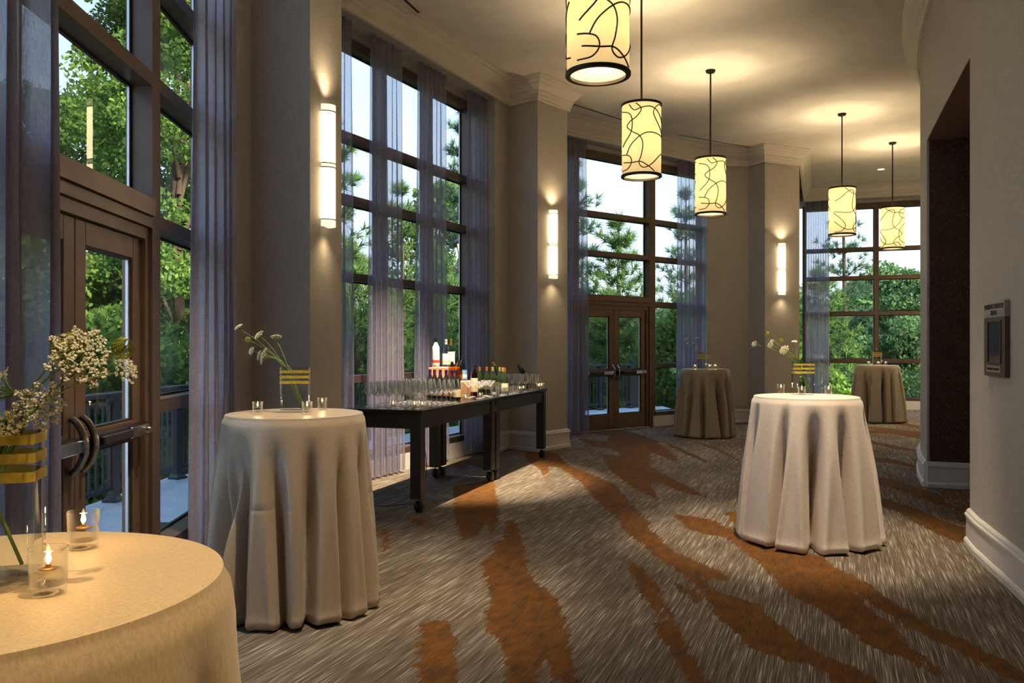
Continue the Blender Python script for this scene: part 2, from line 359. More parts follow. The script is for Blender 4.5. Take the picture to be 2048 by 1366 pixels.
# ---- floor with carpet
POLYS = """-0.61,8.51 -0.21,8.89 -0.14,7.95 -0.11,6.86 -0.14,6.35 -0.22,6.78 -0.26,6.28 -0.37,6.12 -0.49,7.02
-0.03,6.94 0.04,6.7 0.08,6.09 0.11,5.33 0.14,5.02 0.22,4.9 0.27,4.6 0.28,4.21 0.28,3.93 0.29,3.55 0.29,3.29 0.22,3.29 0.2,3.55 0.13,3.88 0.11,3.55 0.1,3.29 -0.03,3.29 -0.03,3.86 -0.07,4.09 -0.13,4.21 -0.14,4.43 -0.12,4.63 -0.16,5.06 -0.21,5.53 -0.13,5.74 -0.13,6.09 -0.07,6.15
-0.43,4.39 -0.33,4.33 -0.28,4.09 -0.24,3.55 -0.21,3.29 -0.39,3.29 -0.41,3.55 -0.46,4.04 -0.47,4.3
0.17,11.22 0.38,11.22 0.6,11.11 0.68,9.92 0.87,9.37 1.07,8.63 1.08,7.95 1.11,7.27 1.13,6.78 1,5.97 0.93,6.09 0.88,6.49 0.88,6.94 0.81,7.55 0.76,8.16 0.73,8.76 0.57,9.76 0.44,9.92 0.38,8.63 0.33,9.6 0.18,10.44
1.01,12.91 1.42,12.37 1.61,13.49 1.85,12.91 1.88,11.22 1.69,10.08 1.5,10.81 1.38,11.54 1.13,11.88
1.18,11.01 1.42,10.81 1.54,9.92 1.61,9.45 1.33,7.84 1.22,8.51 1.14,9.6
-0.73,10.26 -0.53,10.44 -0.28,10.62 -0.28,9.76 -0.37,9.68 -0.51,10.08 -0.62,9.52
-0.86,6.94 -0.71,6.86 -0.7,6.56 -0.77,6.63
-1.03,6.49 -0.98,6.56 -0.87,5.85 -0.87,5.63
1.03,7.89 1.08,7.41 1.05,6.68 1.12,6.27 1.13,5.9 1.19,5.68 1.27,5.48 1.35,5.29 1.39,5.07 1.28,5.11 1.21,5.18 1.2,4.87 1.27,4.79 1.38,4.64 1.38,4.38 1.41,4.19 1.43,3.98 1.5,3.8 1.57,3.66 1.59,3.55 1.63,3.32 1.43,3.32 1.4,3.55 1.35,3.78 1.27,3.8 1.21,3.87 1.13,3.98 1.15,4.14 1.1,4.31 1.1,4.5 1.12,4.94 1.09,5.2 1,5.58 0.96,6.02 0.92,6.54 0.93,7.07
0.78,5.63 0.85,5.43 0.88,4.94 0.86,4.64 0.86,4.31 0.85,4 0.84,3.58 0.85,3.32 0.75,3.32 0.76,3.55 0.75,3.87 0.73,4.3 0.79,4.31 0.77,4.64 0.75,4.94 0.76,5.33
0.97,5.11 1.05,4.98 1.11,4.64 1.07,4.59 1,4.79
1.55,6.99 1.68,6.83 1.74,6.4 1.71,6.14 1.92,5.96 2.12,5.68 2.12,5.38 2.15,5.2 2.17,4.94 2.16,4.64 2.17,4.47 2.18,4.25 2.24,4.08 2.25,3.87 2.29,3.69 2.32,3.54 2.24,3.42 2.19,3.54 2.14,3.66 2.13,3.8 2.12,3.95 2.07,4.11 2.04,4.38 2.02,4.57 2.03,4.87 1.97,4.57 1.98,4.25 1.93,4.03 1.92,3.8 1.91,3.64 1.86,3.62 1.83,3.83 1.76,3.87 1.73,4.03 1.71,4.22 1.69,4.54 1.63,4.71 1.62,5.03 1.65,5.43 1.63,5.68 1.64,5.96 1.6,6.27 1.48,6.33 1.39,6.54 1.37,7.11
1.62,12.4 1.74,11.25 1.66,9.96 1.71,9.21 1.8,8.56 1.87,7.84 1.7,8.1 1.63,8.33 1.57,8.81 1.47,8.68 1.36,7.69 1.29,8.21 1.22,9.35
1.86,13.5 2.11,13.2 2.17,11.68 2.12,10.48 2.02,10.21 1.92,11.05 1.82,12.15
2.25,12.92 2.37,11.68 2.46,10.3 2.4,10.16 2.28,11.25
2.72,12.4 2.9,11.91 2.9,10.48 2.84,10.33 2.82,11.46
4.02,9.21 4.13,8.87 4.14,8.21 4.21,7.84 4.22,7.6 4.29,7.32 4.09,6.99 3.99,7.19 3.89,7.41 3.86,7.89 3.88,8.33 3.81,8.68 3.65,9.28 3.77,9.57
3.45,7.89 3.58,7.69 3.59,7.32 3.57,6.83 3.61,6.54 3.32,6.02 3.27,6.14 3.28,6.54 3.36,7.15 3.32,7.55 3.25,8
4.35,11.05 4.67,10.75 4.88,10.48 4.86,9.88 4.78,9.72 4.67,10.13 4.48,10.3 4.2,10.66
5.44,12.65 5.55,11.91 5.61,11.46 5.53,11.29 5.33,11.57 5.31,12.35
5.22,14.12 6.14,14.12 6.87,13.96 6.94,12.92 6.37,12.92 6.28,13.5 5.71,13.68
1.84,7.15 1.97,7.24 1.92,6.75 1.81,6.72
1.03,14.46 1.37,14.39 2,13.8 2.22,12.4 2.11,12.15 1.69,12.92 1.3,13.65"""
def carpet():
    m, n, out = newmat('striated_carpet')
    tc = N(n, 'ShaderNodeTexCoord')
    def st(sx, sy, detail=2, rough=0.5):
        mp = N(n, 'ShaderNodeMapping', vector_type='TEXTURE'); n.links.new(tc.outputs['Object'], mp.inputs[0])
        mp.inputs['Rotation'].default_value = (0, 0, R(68.5)); mp.inputs['Scale'].default_value = (sx, sy, 1)
        t = N(n, 'ShaderNodeTexNoise'); n.links.new(mp.outputs[0], t.inputs['Vector']); t.inputs['Scale'].default_value = 1
        t.inputs['Detail'].default_value = detail; t.inputs['Roughness'].default_value = rough; return t.outputs[0]
    fine = st(0.26, 0.0046, 1); mid = st(0.7, 0.022, 2); big = st(1.3, 0.5, 2)
    a = N(n, 'ShaderNodeMath', operation='MULTIPLY_ADD'); n.links.new(mid, a.inputs[0]); a.inputs[1].default_value = 0.45; n.links.new(fine, a.inputs[2])
    b = N(n, 'ShaderNodeMath', operation='MULTIPLY_ADD'); n.links.new(big, b.inputs[0]); b.inputs[1].default_value = 0.28; n.links.new(a.outputs[0], b.inputs[2])
    c = N(n, 'ShaderNodeMath', operation='MULTIPLY'); n.links.new(b.outputs[0], c.inputs[0]); c.inputs[1].default_value = 1/1.73
    grey = ramp(n, c.outputs[0], [(0.36, (0.050, 0.037, 0.027)), (0.46, (0.105, 0.083, 0.062)), (0.55, (0.155, 0.130, 0.105)), (0.61, (0.36, 0.335, 0.305)), (0.74, (0.50, 0.475, 0.44))])
    s1 = st(0.11, 0.010, 3, 0.6); s2 = st(0.16, 0.07, 3, 0.6)
    sp_ = N(n, 'ShaderNodeMath', operation='ADD'); n.links.new(s1, sp_.inputs[0]); n.links.new(s2, sp_.inputs[1])
    sh = N(n, 'ShaderNodeMath', operation='MULTIPLY'); n.links.new(sp_.outputs[0], sh.inputs[0]); sh.inputs[1].default_value = 0.5; spk = sh.outputs[0]
    orange = ramp(n, spk, [(0.36, (0.048, 0.033, 0.019)), (0.48, (0.100, 0.043, 0.010)), (0.62, (0.150, 0.062, 0.012))])
    at = N(n, 'ShaderNodeAttribute'); at.attribute_name = 'swoosh'
    rag = st(0.12, 0.035, 4, 0.6)
    r1 = N(n, 'ShaderNodeMath', operation='MULTIPLY_ADD'); n.links.new(rag, r1.inputs[0]); r1.inputs[1].default_value = 0.16; n.links.new(at.outputs['Fac'], r1.inputs[2])
    mr = N(n, 'ShaderNodeMapRange'); n.links.new(r1.outputs[0], mr.inputs[0]); mr.inputs[1].default_value = 0.072; mr.inputs[2].default_value = 0.088
    mxr = N(n, 'ShaderNodeMixRGB'); n.links.new(mr.outputs[0], mxr.inputs[0]); n.links.new(grey, mxr.inputs[1]); n.links.new(orange, mxr.inputs[2])
    bs = principled(n, out, mxr.outputs[0], 0.9, 0, 0.15)
    bump(n, bs, c.outputs[0], 0.5, 0.006); return m
M['carpet'] = carpet()
def inside(poly, X, Y):
    r = np.zeros(X.shape, bool); n = len(poly)
    for i in range(n):
        x1, y1 = poly[i]; x2, y2 = poly[(i+1) % n]
        if y1 == y2: continue
        c = ((y1 > Y) != (y2 > Y)) & (X < (x2-x1)*(Y-y1)/(y2-y1)+x1)
        r ^= c
    return r
def poly_sd(poly, X, Y):
    d = np.full(X.shape, 9.0); n = len(poly)
    for i in range(n):
        x1, y1 = poly[i]; x2, y2 = poly[(i+1) % n]; dx, dy = x2-x1, y2-y1
        t = np.clip(((X-x1)*dx+(Y-y1)*dy)/max(dx*dx+dy*dy, 1e-9), 0, 1)
        d = np.minimum(d, np.hypot(X-x1-t*dx, Y-y1-t*dy))
    return np.where(inside(poly, X, Y), d, -d)
def make_floor():
    st = 0.05; xs = np.arange(-2.6, 12.05, st); ys = np.arange(-3.1, 19.6, st)
    X, Y = np.meshgrid(xs, ys); sd = np.full(X.shape, -0.3)
    polys = [[tuple(map(float, q.split(','))) for q in l.split()] for l in POLYS.strip().splitlines()]
    polys += [[(x+dx, y+dy) for x, y in polys[k]] for k, dx, dy in ((9, -0.35, -4.6), (12, 0.3, -4.0), (2, -1.0, -3.2), (1, 0.7, -5.6), (14, 5.2, 3.0), (12, 4.6, 8.5))]
    for p in polys:
        px = [q[0] for q in p]; py = [q[1] for q in p]
        i0, i1 = np.searchsorted(xs, [min(px)-0.3, max(px)+0.3]); j0, j1 = np.searchsorted(ys, [min(py)-0.3, max(py)+0.3])
        if i1 <= i0 or j1 <= j0: continue
        sub = (slice(j0, j1), slice(i0, i1)); sd[sub] = np.maximum(sd[sub], poly_sd(p, X[sub], Y[sub]))
    outline = [(-1.75, -3.0), (-2.27, 6.2), (-2.33, 7.55), (0.30, 12.98), (3.55, 15.68), (4.5, 15.7), (5.2, 15.6), (6.6, 19.45), (12.0, 17.5), (12.0, 15.4)] + [(x+0.06, y) for x, y in inner_pts(0, 14)][::-1]
    nx, ny = len(xs), len(ys)
    cx = X[:-1, :-1]+st/2; cy = Y[:-1, :-1]+st/2; keep = inside(outline, cx, cy)
    idx = np.arange(nx*ny).reshape(ny, nx)
    q = np.stack([idx[:-1, :-1], idx[:-1, 1:], idx[1:, 1:], idx[1:, :-1]], -1)[keep]
    used = np.unique(q); remap = np.full(nx*ny, -1); remap[used] = np.arange(len(used)); q = remap[q]
    V = np.stack([X.ravel()[used], Y.ravel()[used], np.zeros(len(used))], -1)
    me = np_mesh('floor', V, q, M['carpet'], {'swoosh': sd.ravel()[used]})
    o = bpy.data.objects.new('floor', me); COL.objects.link(o)
    tag(o, 'brown and grey striated carpet with burnt orange swooshes', 'floor', kind='structure')
def np_mesh(name, V, F, m, attrs=None, smooth=False):
    V = np.asarray(V, np.float32); F = np.asarray(F, np.int32); k = F.shape[1]
    me = bpy.data.meshes.new(name); me.vertices.add(len(V)); me.vertices.foreach_set('co', V.ravel())
    me.loops.add(F.size); me.loops.foreach_set('vertex_index', F.ravel())
    me.polygons.add(len(F)); me.polygons.foreach_set('loop_start', np.arange(0, F.size, k, dtype=np.int32))
    me.update(calc_edges=True)
    if smooth: me.polygons.foreach_set('use_smooth', np.ones(len(F), bool))
    for a, v in (attrs or {}).items():
        at = me.attributes.new(a, 'FLOAT', 'POINT'); at.data.foreach_set('value', np.asarray(v, np.float32).ravel())
    me.materials.append(m); me.validate(); return me
make_floor()

# ---- ceiling slab
ring = [(-1.9, -3.2), (-2.45, 6.2), (-2.5, 7.6), (0.1, 13.1), (3.5, 15.95), (4.6, 16.0), (5.2, 15.9), (6.6, 19.75), (12.2, 17.7), (12.2, 15.3)] + [(x+0.35, y) for x, y in inner_pts(0, 14)][::-1] + [(2.5, -3.2)]
def resample(pts, n):
    P = np.array(pts, float); d = np.r_[0, np.cumsum(np.hypot(*np.diff(P, axis=0).T))]; t = np.linspace(0, d[-1], n)
    return list(zip(np.interp(t, d, P[:, 0]), np.interp(t, d, P[:, 1])))
co = resample(ring[:9], 40); ci = resample([(2.5, -3.2)]+[(x+0.35, y) for x, y in inner_pts(0, 14)]+[(12.2, 15.3)], 40)
mbc = MB()
mbc.add([(x, y, z) for z in (CEIL, CEIL+0.25) for r_ in (co, ci) for x, y in r_],
        [f for i in range(39) for f in ((i, i+1, 40+i+1, 40+i), (80+i, 120+i, 120+i+1, 80+i+1), (i, 80+i, 80+i+1, i+1), (40+i, 40+i+1, 120+i+1, 120+i))]+[(0, 40, 120, 80), (39, 119, 159, 79)])
o = mbc.build('ceiling', M['ceiling'])
tag(o, 'smooth off-white plaster ceiling of the curved gallery', 'ceiling', kind='structure')

# ---- walls
def wall_strip(mb, pts, z0, z1, th, side=1):
    """vertical slab along pts; thickness goes to the left of travel (side=1) or the right (-1)"""
    n = len(pts); off = []
    for i, p in enumerate(pts):
        a = unit(vec2(pts[max(i-1, 0)], p)) if i else None; b = unit(vec2(p, pts[i+1])) if i < n-1 else None
        a = a or b; b = b or a
        na, nb = (-a[1], a[0]), (-b[1], b[0]); k = 1+na[0]*nb[0]+na[1]*nb[1]
        off.append(((na[0]+nb[0])/k, (na[1]+nb[1])/k))
    q = [(p[0]+o[0]*th*side, p[1]+o[1]*th*side) for p, o in zip(pts, off)]
    vs = [(x, y, z0) for x, y in pts]+[(x, y, z1) for x, y in pts]+[(x, y, z0) for x, y in q]+[(x, y, z1) for x, y in q]
    fs = []
    for i in range(n-1):
        fs += [(i, i+1, n+i+1, n+i), (2*n+i+1, 2*n+i, 3*n+i, 3*n+i+1), (n+i, n+i+1, 3*n+i+1, 3*n+i), (i+1, i, 2*n+i, 2*n+i+1)]
    fs += [(0, n, 3*n, 2*n), (n-1, 3*n-1, 4*n-1, 2*n-1)]
    return mb.add(vs, fs)
def sweep(mb, pts, prof, side=1):
    """sweep (offset, z) profile along pts; positive offset goes right of travel (into the room on the outer wall)"""
    n = len(pts); k = len(prof); vs = []
    for i, p in enumerate(pts):
        a = unit(vec2(pts[max(i-1, 0)], p)) if i else None; b = unit(vec2(p, pts[i+1])) if i < n-1 else None
        a = a or b; b = b or a
        na, nb = (a[1], -a[0]), (b[1], -b[0]); d = max(0.25, 1+na[0]*nb[0]+na[1]*nb[1])
        ox, oy = (na[0]+nb[0])/d*side, (na[1]+nb[1])/d*side
        vs += [(p[0]+ox*o, p[1]+oy*o, z) for o, z in prof]
    fs = []
    for i in range(n-1):
        for j in range(k):
            j2 = (j+1) % k
            fs.append((i*k+j, (i+1)*k+j, (i+1)*k+j2, i*k+j2))
    fs += [tuple(range(k)), tuple((n-1)*k+j for j in range(k-1, -1, -1))]
    return mb.add(vs, fs)
def off(p, d, t): return (p[0]+d[0]*t, p[1]+d[1]*t)
def left(d): return (-d[1], d[0])

mb = MB(); wall_strip(mb, [OUTER[0], off(W1_P, left(W1_D), -0.17)], 0, CEIL, 0.35)
tag(mb.build('wall_near', M['wall']), 'grey linen wall at the near end of the window side', 'wall', kind='structure')
# headers above the four glazed bays
def header(name, P, D, a, b, inset, label):
    mb = MB(); p0 = off(off(P, D, a), left(D), -inset); p1 = off(off(P, D, b), left(D), -inset)
    wall_strip(mb, [p0, p1], 4.80, CEIL, inset+0.30)
    q0 = off(P, D, a); q1 = off(P, D, b); wall_strip(mb, [q0, q1], 4.70, 4.81, 0.28)
    tag(mb.build(name, M['wall']), label, 'wall', kind='structure')
header('wall_header_near', W1_P, W1_D, -0.05, 4.45, 0.17, 'linen strip above the nearest tall window')
header('wall_header_middle', W2_P, W2_D, 0.0, 4.95, 0.245, 'linen strip above the window behind the bar')
header('wall_header_far', W3_P, W3_D, -0.1, 4.45, 0.20, 'linen strip above the window with the far doors')
header('wall_header_end', W4_P, W4_D, -0.15, 5.6, 0.12, 'linen strip above the end window')
# piers
def pier(name, poly, label):
    tag(MB().prism(poly, 0, CEIL).build(name, M['wall']), label, 'wall', kind='structure')
n1 = unit(vec2(C1, D1)); n2 = unit(vec2(C2, D2)); n3 = unit(vec2(B3, A3))
pier('wall_pier_near', [(-2.01, 6.02), A1, B1, C1, off(C1, n1, 0.62), (-2.16, 7.40), (-2.34, 7.35), (-2.31, 6.02)][::-1], 'linen covered pier between the nearest doors and the bar')
pier('wall_pier_middle', [(-0.23, 11.20), A2, B2, C2, D2, (0.36, 12.80), (0.10, 13.1), (-0.35, 12.3), (-0.62, 11.38)][::-1], 'linen covered pier beside the far end of the bar')
pier('wall_pier_far', [(3.64, 15.37), A3, B3, C3, (6.72, 19.30), (6.4, 19.5), (4.9, 16.2), (3.50, 15.75)][::-1], 'linen covered pier with a sconce behind the cream table')
mb = MB(); wall_strip(mb, [(9.78, 18.21), (12.0, 17.40)], 0, 4.8, 0.3); wall_strip(mb, [(12.0, 17.6), (12.0, 15.2)], 0, CEIL, 0.3)
tag(mb.build('wall_end', M['wall']), 'linen wall beyond the end window', 'wall', kind='structure')
mb = MB(); wall_strip(mb, [(2.4, -3.0), (-1.8, -3.0)], 0, CEIL, 0.3)
tag(mb.build('wall_back', M['wall']), 'linen wall behind the viewpoint', 'wall', kind='structure')

# inner (convex) wall: near part, far part, lintel over the opening
near = inner_pts(0, 6); farp = inner_pts(7, 14); lint = inner_pts(6, 7)
mb = MB(); wall_strip(mb, near, 0, CEIL, 0.25, -1)
tag(mb.build('wall_right', M['wall'], smooth=30), 'curved grey linen wall carrying the room sign', 'wall', kind='structure')
mb = MB(); wall_strip(mb, farp, 0, CEIL, 0.25, -1)
tag(mb.build('wall_right_far', M['wall'], smooth=30), 'curved linen wall beyond the dark opening', 'wall', kind='structure')
mb = MB(); wall_strip(mb, lint, 3.56, CEIL, 0.25, -1)
tag(mb.build('wall_lintel', M['wall'], smooth=30), 'curved linen wall above the dark opening', 'wall', kind='structure')
# deep opening: far jamb, near jamb, soffit, back
jd = unit((0.94, -0.34)); J = off(farp[0], unit(vec2(farp[0], near[-1])), 0.025)
jam = empty('wall_opening', (0, 0, 0), 0, 'deep opening lined with dark brown mica wallcovering', 'wall', None, 'structure')
mb = MB(); wall_strip(mb, [off(J, jd, 0.02), off(J, jd, 1.9)], 0, 3.56, 0.2, 1); mb.build('jamb_panel', M['glitter'], jam)
K = near[-1]
mb = MB(); wall_strip(mb, [off(K, jd, 0.26), off(K, jd, 1.9)], 0, 3.56, 0.2, -1); mb.build('jamb_panel', M['glitter'], jam)
mb = MB(); wall_strip(mb, [off(K, jd, 1.9), off(J, jd, 1.9)], 0, 3.56, 0.2, -1); mb.build('back_panel', M['glitter'], jam)
mb = MB(); mb.prism([off(l, jd, 0.22) for l in lint]+[off(J, jd, 2.1), off(K, jd, 2.1)], 3.56, 3.66); mb.build('soffit', M['soffit'], jam)
MB().prism([off(l, jd, -0.0) for l in lint]+[off(J, jd, 0.24), off(K, jd, 0.24)], 3.55, 3.562).build('soffit', M['soffit'], jam)
mb = MB(); wall_strip(mb, [off(J, jd, -0.003), off(J, jd, 0.03)], 0, 3.56, 0.06, 1); mb.build('jamb_edge', M['wall'], jam)
MB().prism([off(K, jd, 0.0), off(J, jd, 0.0), off(J, jd, 2.0), off(K, jd, 2.0)], -0.03, -0.002).build('threshold', M['carpet'], jam)

# ---- crown mouldings
CROWN = [(0, 4.80), (0.035, 4.80), (0.035, 4.835), (0.05, 4.85), (0.05, 4.885), (0.065, 4.90), (0.065, 4.93), (0.085, 4.945), (0.12, 4.985), (0.135, 5.02), (0.165, 5.035), (0.165, 5.06), (0.19, 5.07), (0.19, CEIL), (0, CEIL)]
mb = MB(); sweep(mb, OUTER, CROWN)
tag(mb.build('trim_1', M['trim']), 'stepped cream crown moulding along the window wall and piers', 'moulding', kind='structure')
mb = MB(); sweep(mb, inner_pts(0, 14), CROWN, -1)
tag(mb.build('trim_2', M['trim'], smooth=25), 'stepped cream crown moulding on the curved inner wall', 'moulding', kind='structure')
# ---- baseboards
BASE = [(0, 0), (0.042, 0), (0.042, 0.035), (0.034, 0.05), (0.026, 0.055), (0.026, 0.205), (0.036, 0.21), (0.036, 0.225), (0.026, 0.235), (0.022, 0.25), (0.008, 0.262), (0, 0.262)]
def baseboard(name, pts, side, label, sm=None):
    mb = MB(); sweep(mb, pts, BASE, side); tag(mb.build(name, M['base'], smooth=sm), label, 'baseboard', kind='structure')
baseboard('baseboard_near', [(-1.42, -3.0), off(W1_P, left(W1_D), -0.17)], 1, 'white baseboard at the near end of the window wall')
baseboard('baseboard_pier_near', [(-2.005, 6.03), A1, B1, C1, D1], 1, 'white baseboard around the nearest pier')
baseboard('baseboard_pier_middle', [(-0.22, 11.21), A2, B2, C2, D2], 1, 'white baseboard around the pier beside the bar')
baseboard('baseboard_pier_far', [(3.66, 15.36), A3, B3, C3, (6.80, 19.25)], 1, 'white baseboard around the far pier')
baseboard('baseboard_right', near, -1, 'white moulded baseboard on the curved wall under the sign', 25)
baseboard('baseboard_right_far', farp, -1, 'white moulded baseboard on the curved wall past the opening', 25)
baseboard('baseboard_opening', [off(J, jd, -0.002), off(J, jd, 1.9)], 1, 'white baseboard inside the dark opening')

# ---- glazed bays
LV = [(1.05, 1.13), (2.14, 2.22), (2.96, 3.04), (3.62, 3.70)]
def bay(name, P, D, L, mulls, label, door=None):
    w = empty(name, (P[0], P[1], 0), math.atan2(D[1], D[0]), label, 'window', None, 'structure')
    HB, HT, SILL = 4.60, 4.72, 0.19
    dp = 0.15
    for (x, wd_) in mulls:
        z0 = 0.0 if door and (abs(x-door[0]) < 0.1 or abs(x-door[1]) < 0.1) else SILL
        MB().box(x-wd_/2, x+wd_/2, 0, dp, z0, HT).build('mullion', M['bronze'], w)
    for i in range(len(mulls)-1):
        xa = mulls[i][0]+mulls[i][1]/2; xb = mulls[i+1][0]-mulls[i+1][1]/2
        isd = door and xa > door[0]-0.05 and xb < door[1]+0.05
        MB().box(xa, xb, 0.0, dp, HB, HT).build('head', M['bronze'], w)
        lv = list(LV)
        if isd: lv = LV[2:]; low = 2.30
        else: low = SILL+0.075
        for z0, z1 in lv: MB().box(xa, xb, 0.0, dp, z0, z1).build('rail', M['bronze'], w)
        edges = [low]+[v for z in lv for v in z]+[HB]
        for k in range(0, len(edges), 2):
            a, b = edges[k], edges[k+1]
            MB().box(xa+0.012, xb-0.012, dp-0.028, dp-0.020, a+0.012, b-0.012).build('pane', M['pane'], w)
            g = MB()
            for (x0, x1, y0, y1) in ((xa, xa+0.014, a, b), (xb-0.014, xb, a, b), (xa, xb, a, a+0.014), (xa, xb, b-0.014, b)):
                g.box(x0, x1, dp-0.034, dp-0.014, y0, y1)
            g.build('gasket', M['gasket'], w)
            MB().box(xb-0.030, xb-0.014, dp-0.03, dp-0.018, a+0.014, b-0.014).build('spacer', M['alu'], w)
        if isd:
            mbd = MB(); mbd.box(xa, xb, -0.02, dp, 2.20, 2.30); mbd.box(xa, xb, 0.0, dp, 2.135, 2.195); mbd.box(xa, xb, 0.02, dp, 2.065, 2.13)
            mbd.build('door_header', M['bronzelight'], w)
            MB().box(xa, xa+0.055, 0.02, dp, 0.0, 2.066).build('door_jamb', M['bronzelight'], w)
            MB().box(xb-0.055, xb, 0.02, dp, 0.0, 2.066).build('door_jamb', M['bronzelight'], w)
            MB().box(xa, xb, 0.0, dp, 0.0, 0.012).build('threshold', M['alu'], w)
        else:
            MB().box(xa, xb, -0.02, dp, SILL, SILL+0.075).build('sill', M['bronze'], w)
            MB().box(xa-0.12 if i == 0 else xa-0.07, xb+0.07, -0.035, dp, 0.0, SILL).build('curb', M['base'], w)
    return w
# local x positions along each bay
w1 = bay('window_1', W1_P, W1_D, 4.2, [(0.0, 0.10), (1.08, 0.13), (2.965, 0.13), (4.12, 0.09)], 'tall bronze framed window with doors nearest the viewer', (1.08, 2.965))
w2 = bay('window_2', W2_P, W2_D, 4.9, [(0.06, 0.08), (1.05, 0.08), (2.05, 0.08), (3.04, 0.08), (4.03, 0.08), (4.74, 0.08)], 'tall bronze framed window behind the bar table')
w3 = bay('window_3', W3_P, W3_D, 4.4, [(0.30, 0.08), (1.08, 0.13), (2.92, 0.15), (4.33, 0.08)], 'tall bronze framed window with the far double doors', (1.08, 2.92))
w4 = bay('window_4', W4_P, W4_D, 3.3, [(0.03, 0.08), (1.59, 0.08), (3.15, 0.08)], 'bronze framed grid window at the far end of the gallery')

# ---- door leaves
def leaf(name, w, x0, x1, hinge_left, label):
    P = w.location; a = w.rotation_euler.z
    d = empty(name, (P.x+math.cos(a)*x0, P.y+math.sin(a)*x0, 0.0), a, label, 'door', None, 'structure')
    Lw = x1-x0; g = 0.004; H = 2.06; ya, yb = 0.045, 0.09; st = 0.115
    ms = M['bronzelight']
    for s0, s1 in ((g, st), (Lw-st, Lw-g)): MB().bbox(s0, s1, ya, yb, 0.016, H, 0.004).build('stile', ms, d)
    MB().bbox(st, Lw-st, ya, yb, H-0.12, H, 0.004).build('top_rail', ms, d)
    MB().bbox(st, Lw-st, ya, yb, 0.016, 0.27, 0.004).build('bottom_rail', ms, d)
    MB().bbox(st, Lw-st, ya, yb, 0.93, 1.035, 0.004).build('mid_rail', ms, d)
    for z0, z1 in ((0.27, 0.93), (1.035, H-0.12)):
        MB().box(st, Lw-st, 0.066, 0.072, z0, z1).build('pane', M['pane'], d)
        q = MB()
        for bx in ((st, st+0.012, z0, z1), (Lw-st-0.012, Lw-st, z0, z1), (st, Lw-st, z0, z0+0.012), (st, Lw-st, z1-0.012, z1)):
            q.box(bx[0], bx[1], ya+0.006, yb-0.006, bx[2], bx[3])
        q.build('gasket', M['gasket'], d)
        MB().box(Lw-st-0.03, Lw-st-0.012, 0.062, 0.076, z0+0.012, z1-0.012).build('spacer', M['alu'], d)
    # exit bar on the room side
    bar = MB(); bar.bbox(0.04, Lw-0.03, ya-0.052, ya, 0.945, 1.015, 0.006)
    bo = bar.build('panic_bar', M['darkmetal'], d)
    hx = Lw-0.33 if not hinge_left else 0.10
    MB().bbox(min(0.16, Lw*0.2), Lw-0.30, ya-0.075, ya-0.05, 0.957, 1.003, 0.006).build('push_pad', M['gasket'], bo)
    mt = MB(); mt.bbox(Lw-0.29, Lw-0.05, ya-0.068, ya-0.05, 0.95, 1.01, 0.005)
    mt.build('end_case', M['chrome'], bo)
    lx = 0.055 if hinge_left else Lw-0.055
    MB().lathe([(0, 0), (0.022, 0), (0.022, 0.02), (0.014, 0.03), (0, 0.03)], 16, (0, 0, 0), Matrix.Translation((Lw-0.11 if hinge_left else 0.12, ya-0.068, 0.98)) @ Matrix.Rotation(R(90), 4, 'X')).build('cylinder', M['chrome'], bo, 40)
    # bow shaped pull beside the meeting stile
    arc = [(lx, ya-0.015-0.062*math.sin(math.pi*t)**0.7, 0.85+0.26*t) for t in [i/14 for i in range(15)]]
    pl = MB(); pl.tube(arc, 0.013, 8)
    po = pl.build('pull_handle', M['chrome'], d, 40)
    MB().tube([(p[0], p[1]+0.012, p[2]) for p in arc], 0.012, 8).build('grip', M['gasket'], po, 40)
    return d
leaf('door_1', w1, 1.20, 2.02, False, 'near glazed exit door leaf partly behind the left curtain')
leaf('door_2', w1, 2.02, 2.845, True, 'near glazed exit door leaf with chrome pull, right of the pair')
leaf('door_3', w3, 1.20, 2.00, False, 'far glazed exit door leaf, left of the pair')
leaf('door_4', w3, 2.00, 2.79, True, 'far glazed exit door leaf, right of the pair')

# ---- slot diffusers in the ceiling
def slot(a, b, label):
    d = unit(vec2(a, b)); L = math.hypot(*vec2(a, b)); ang = math.atan2(d[1], d[0])
    e = empty('slot_diffuser', (a[0], a[1], CEIL), ang, label, 'vent', 'linear air slots along the window wall')
    MB().box(0, L, -0.018, 0.018, -0.006, -0.0005).build('slot', M['grille'], e)
    for s in (-1, 1): MB().box(0, L, s*0.024-0.006, s*0.024+0.006, -0.008, -0.0005).build('flange', M['ceiling'], e)
slot((-1.52, 7.5), (-1.02, 9.04), 'black linear air slot in the ceiling at the top edge')
slot((-0.934, 9.4), (-0.14, 11.0), 'long black linear air slot in the ceiling above the bar')
slot((0.82, 12.37), (1.85, 13.4), 'black linear air slot in the ceiling behind the second pendant')
slot((2.90, 14.3), (4.40, 15.2), 'black linear air slot in the ceiling nearest the far pier')

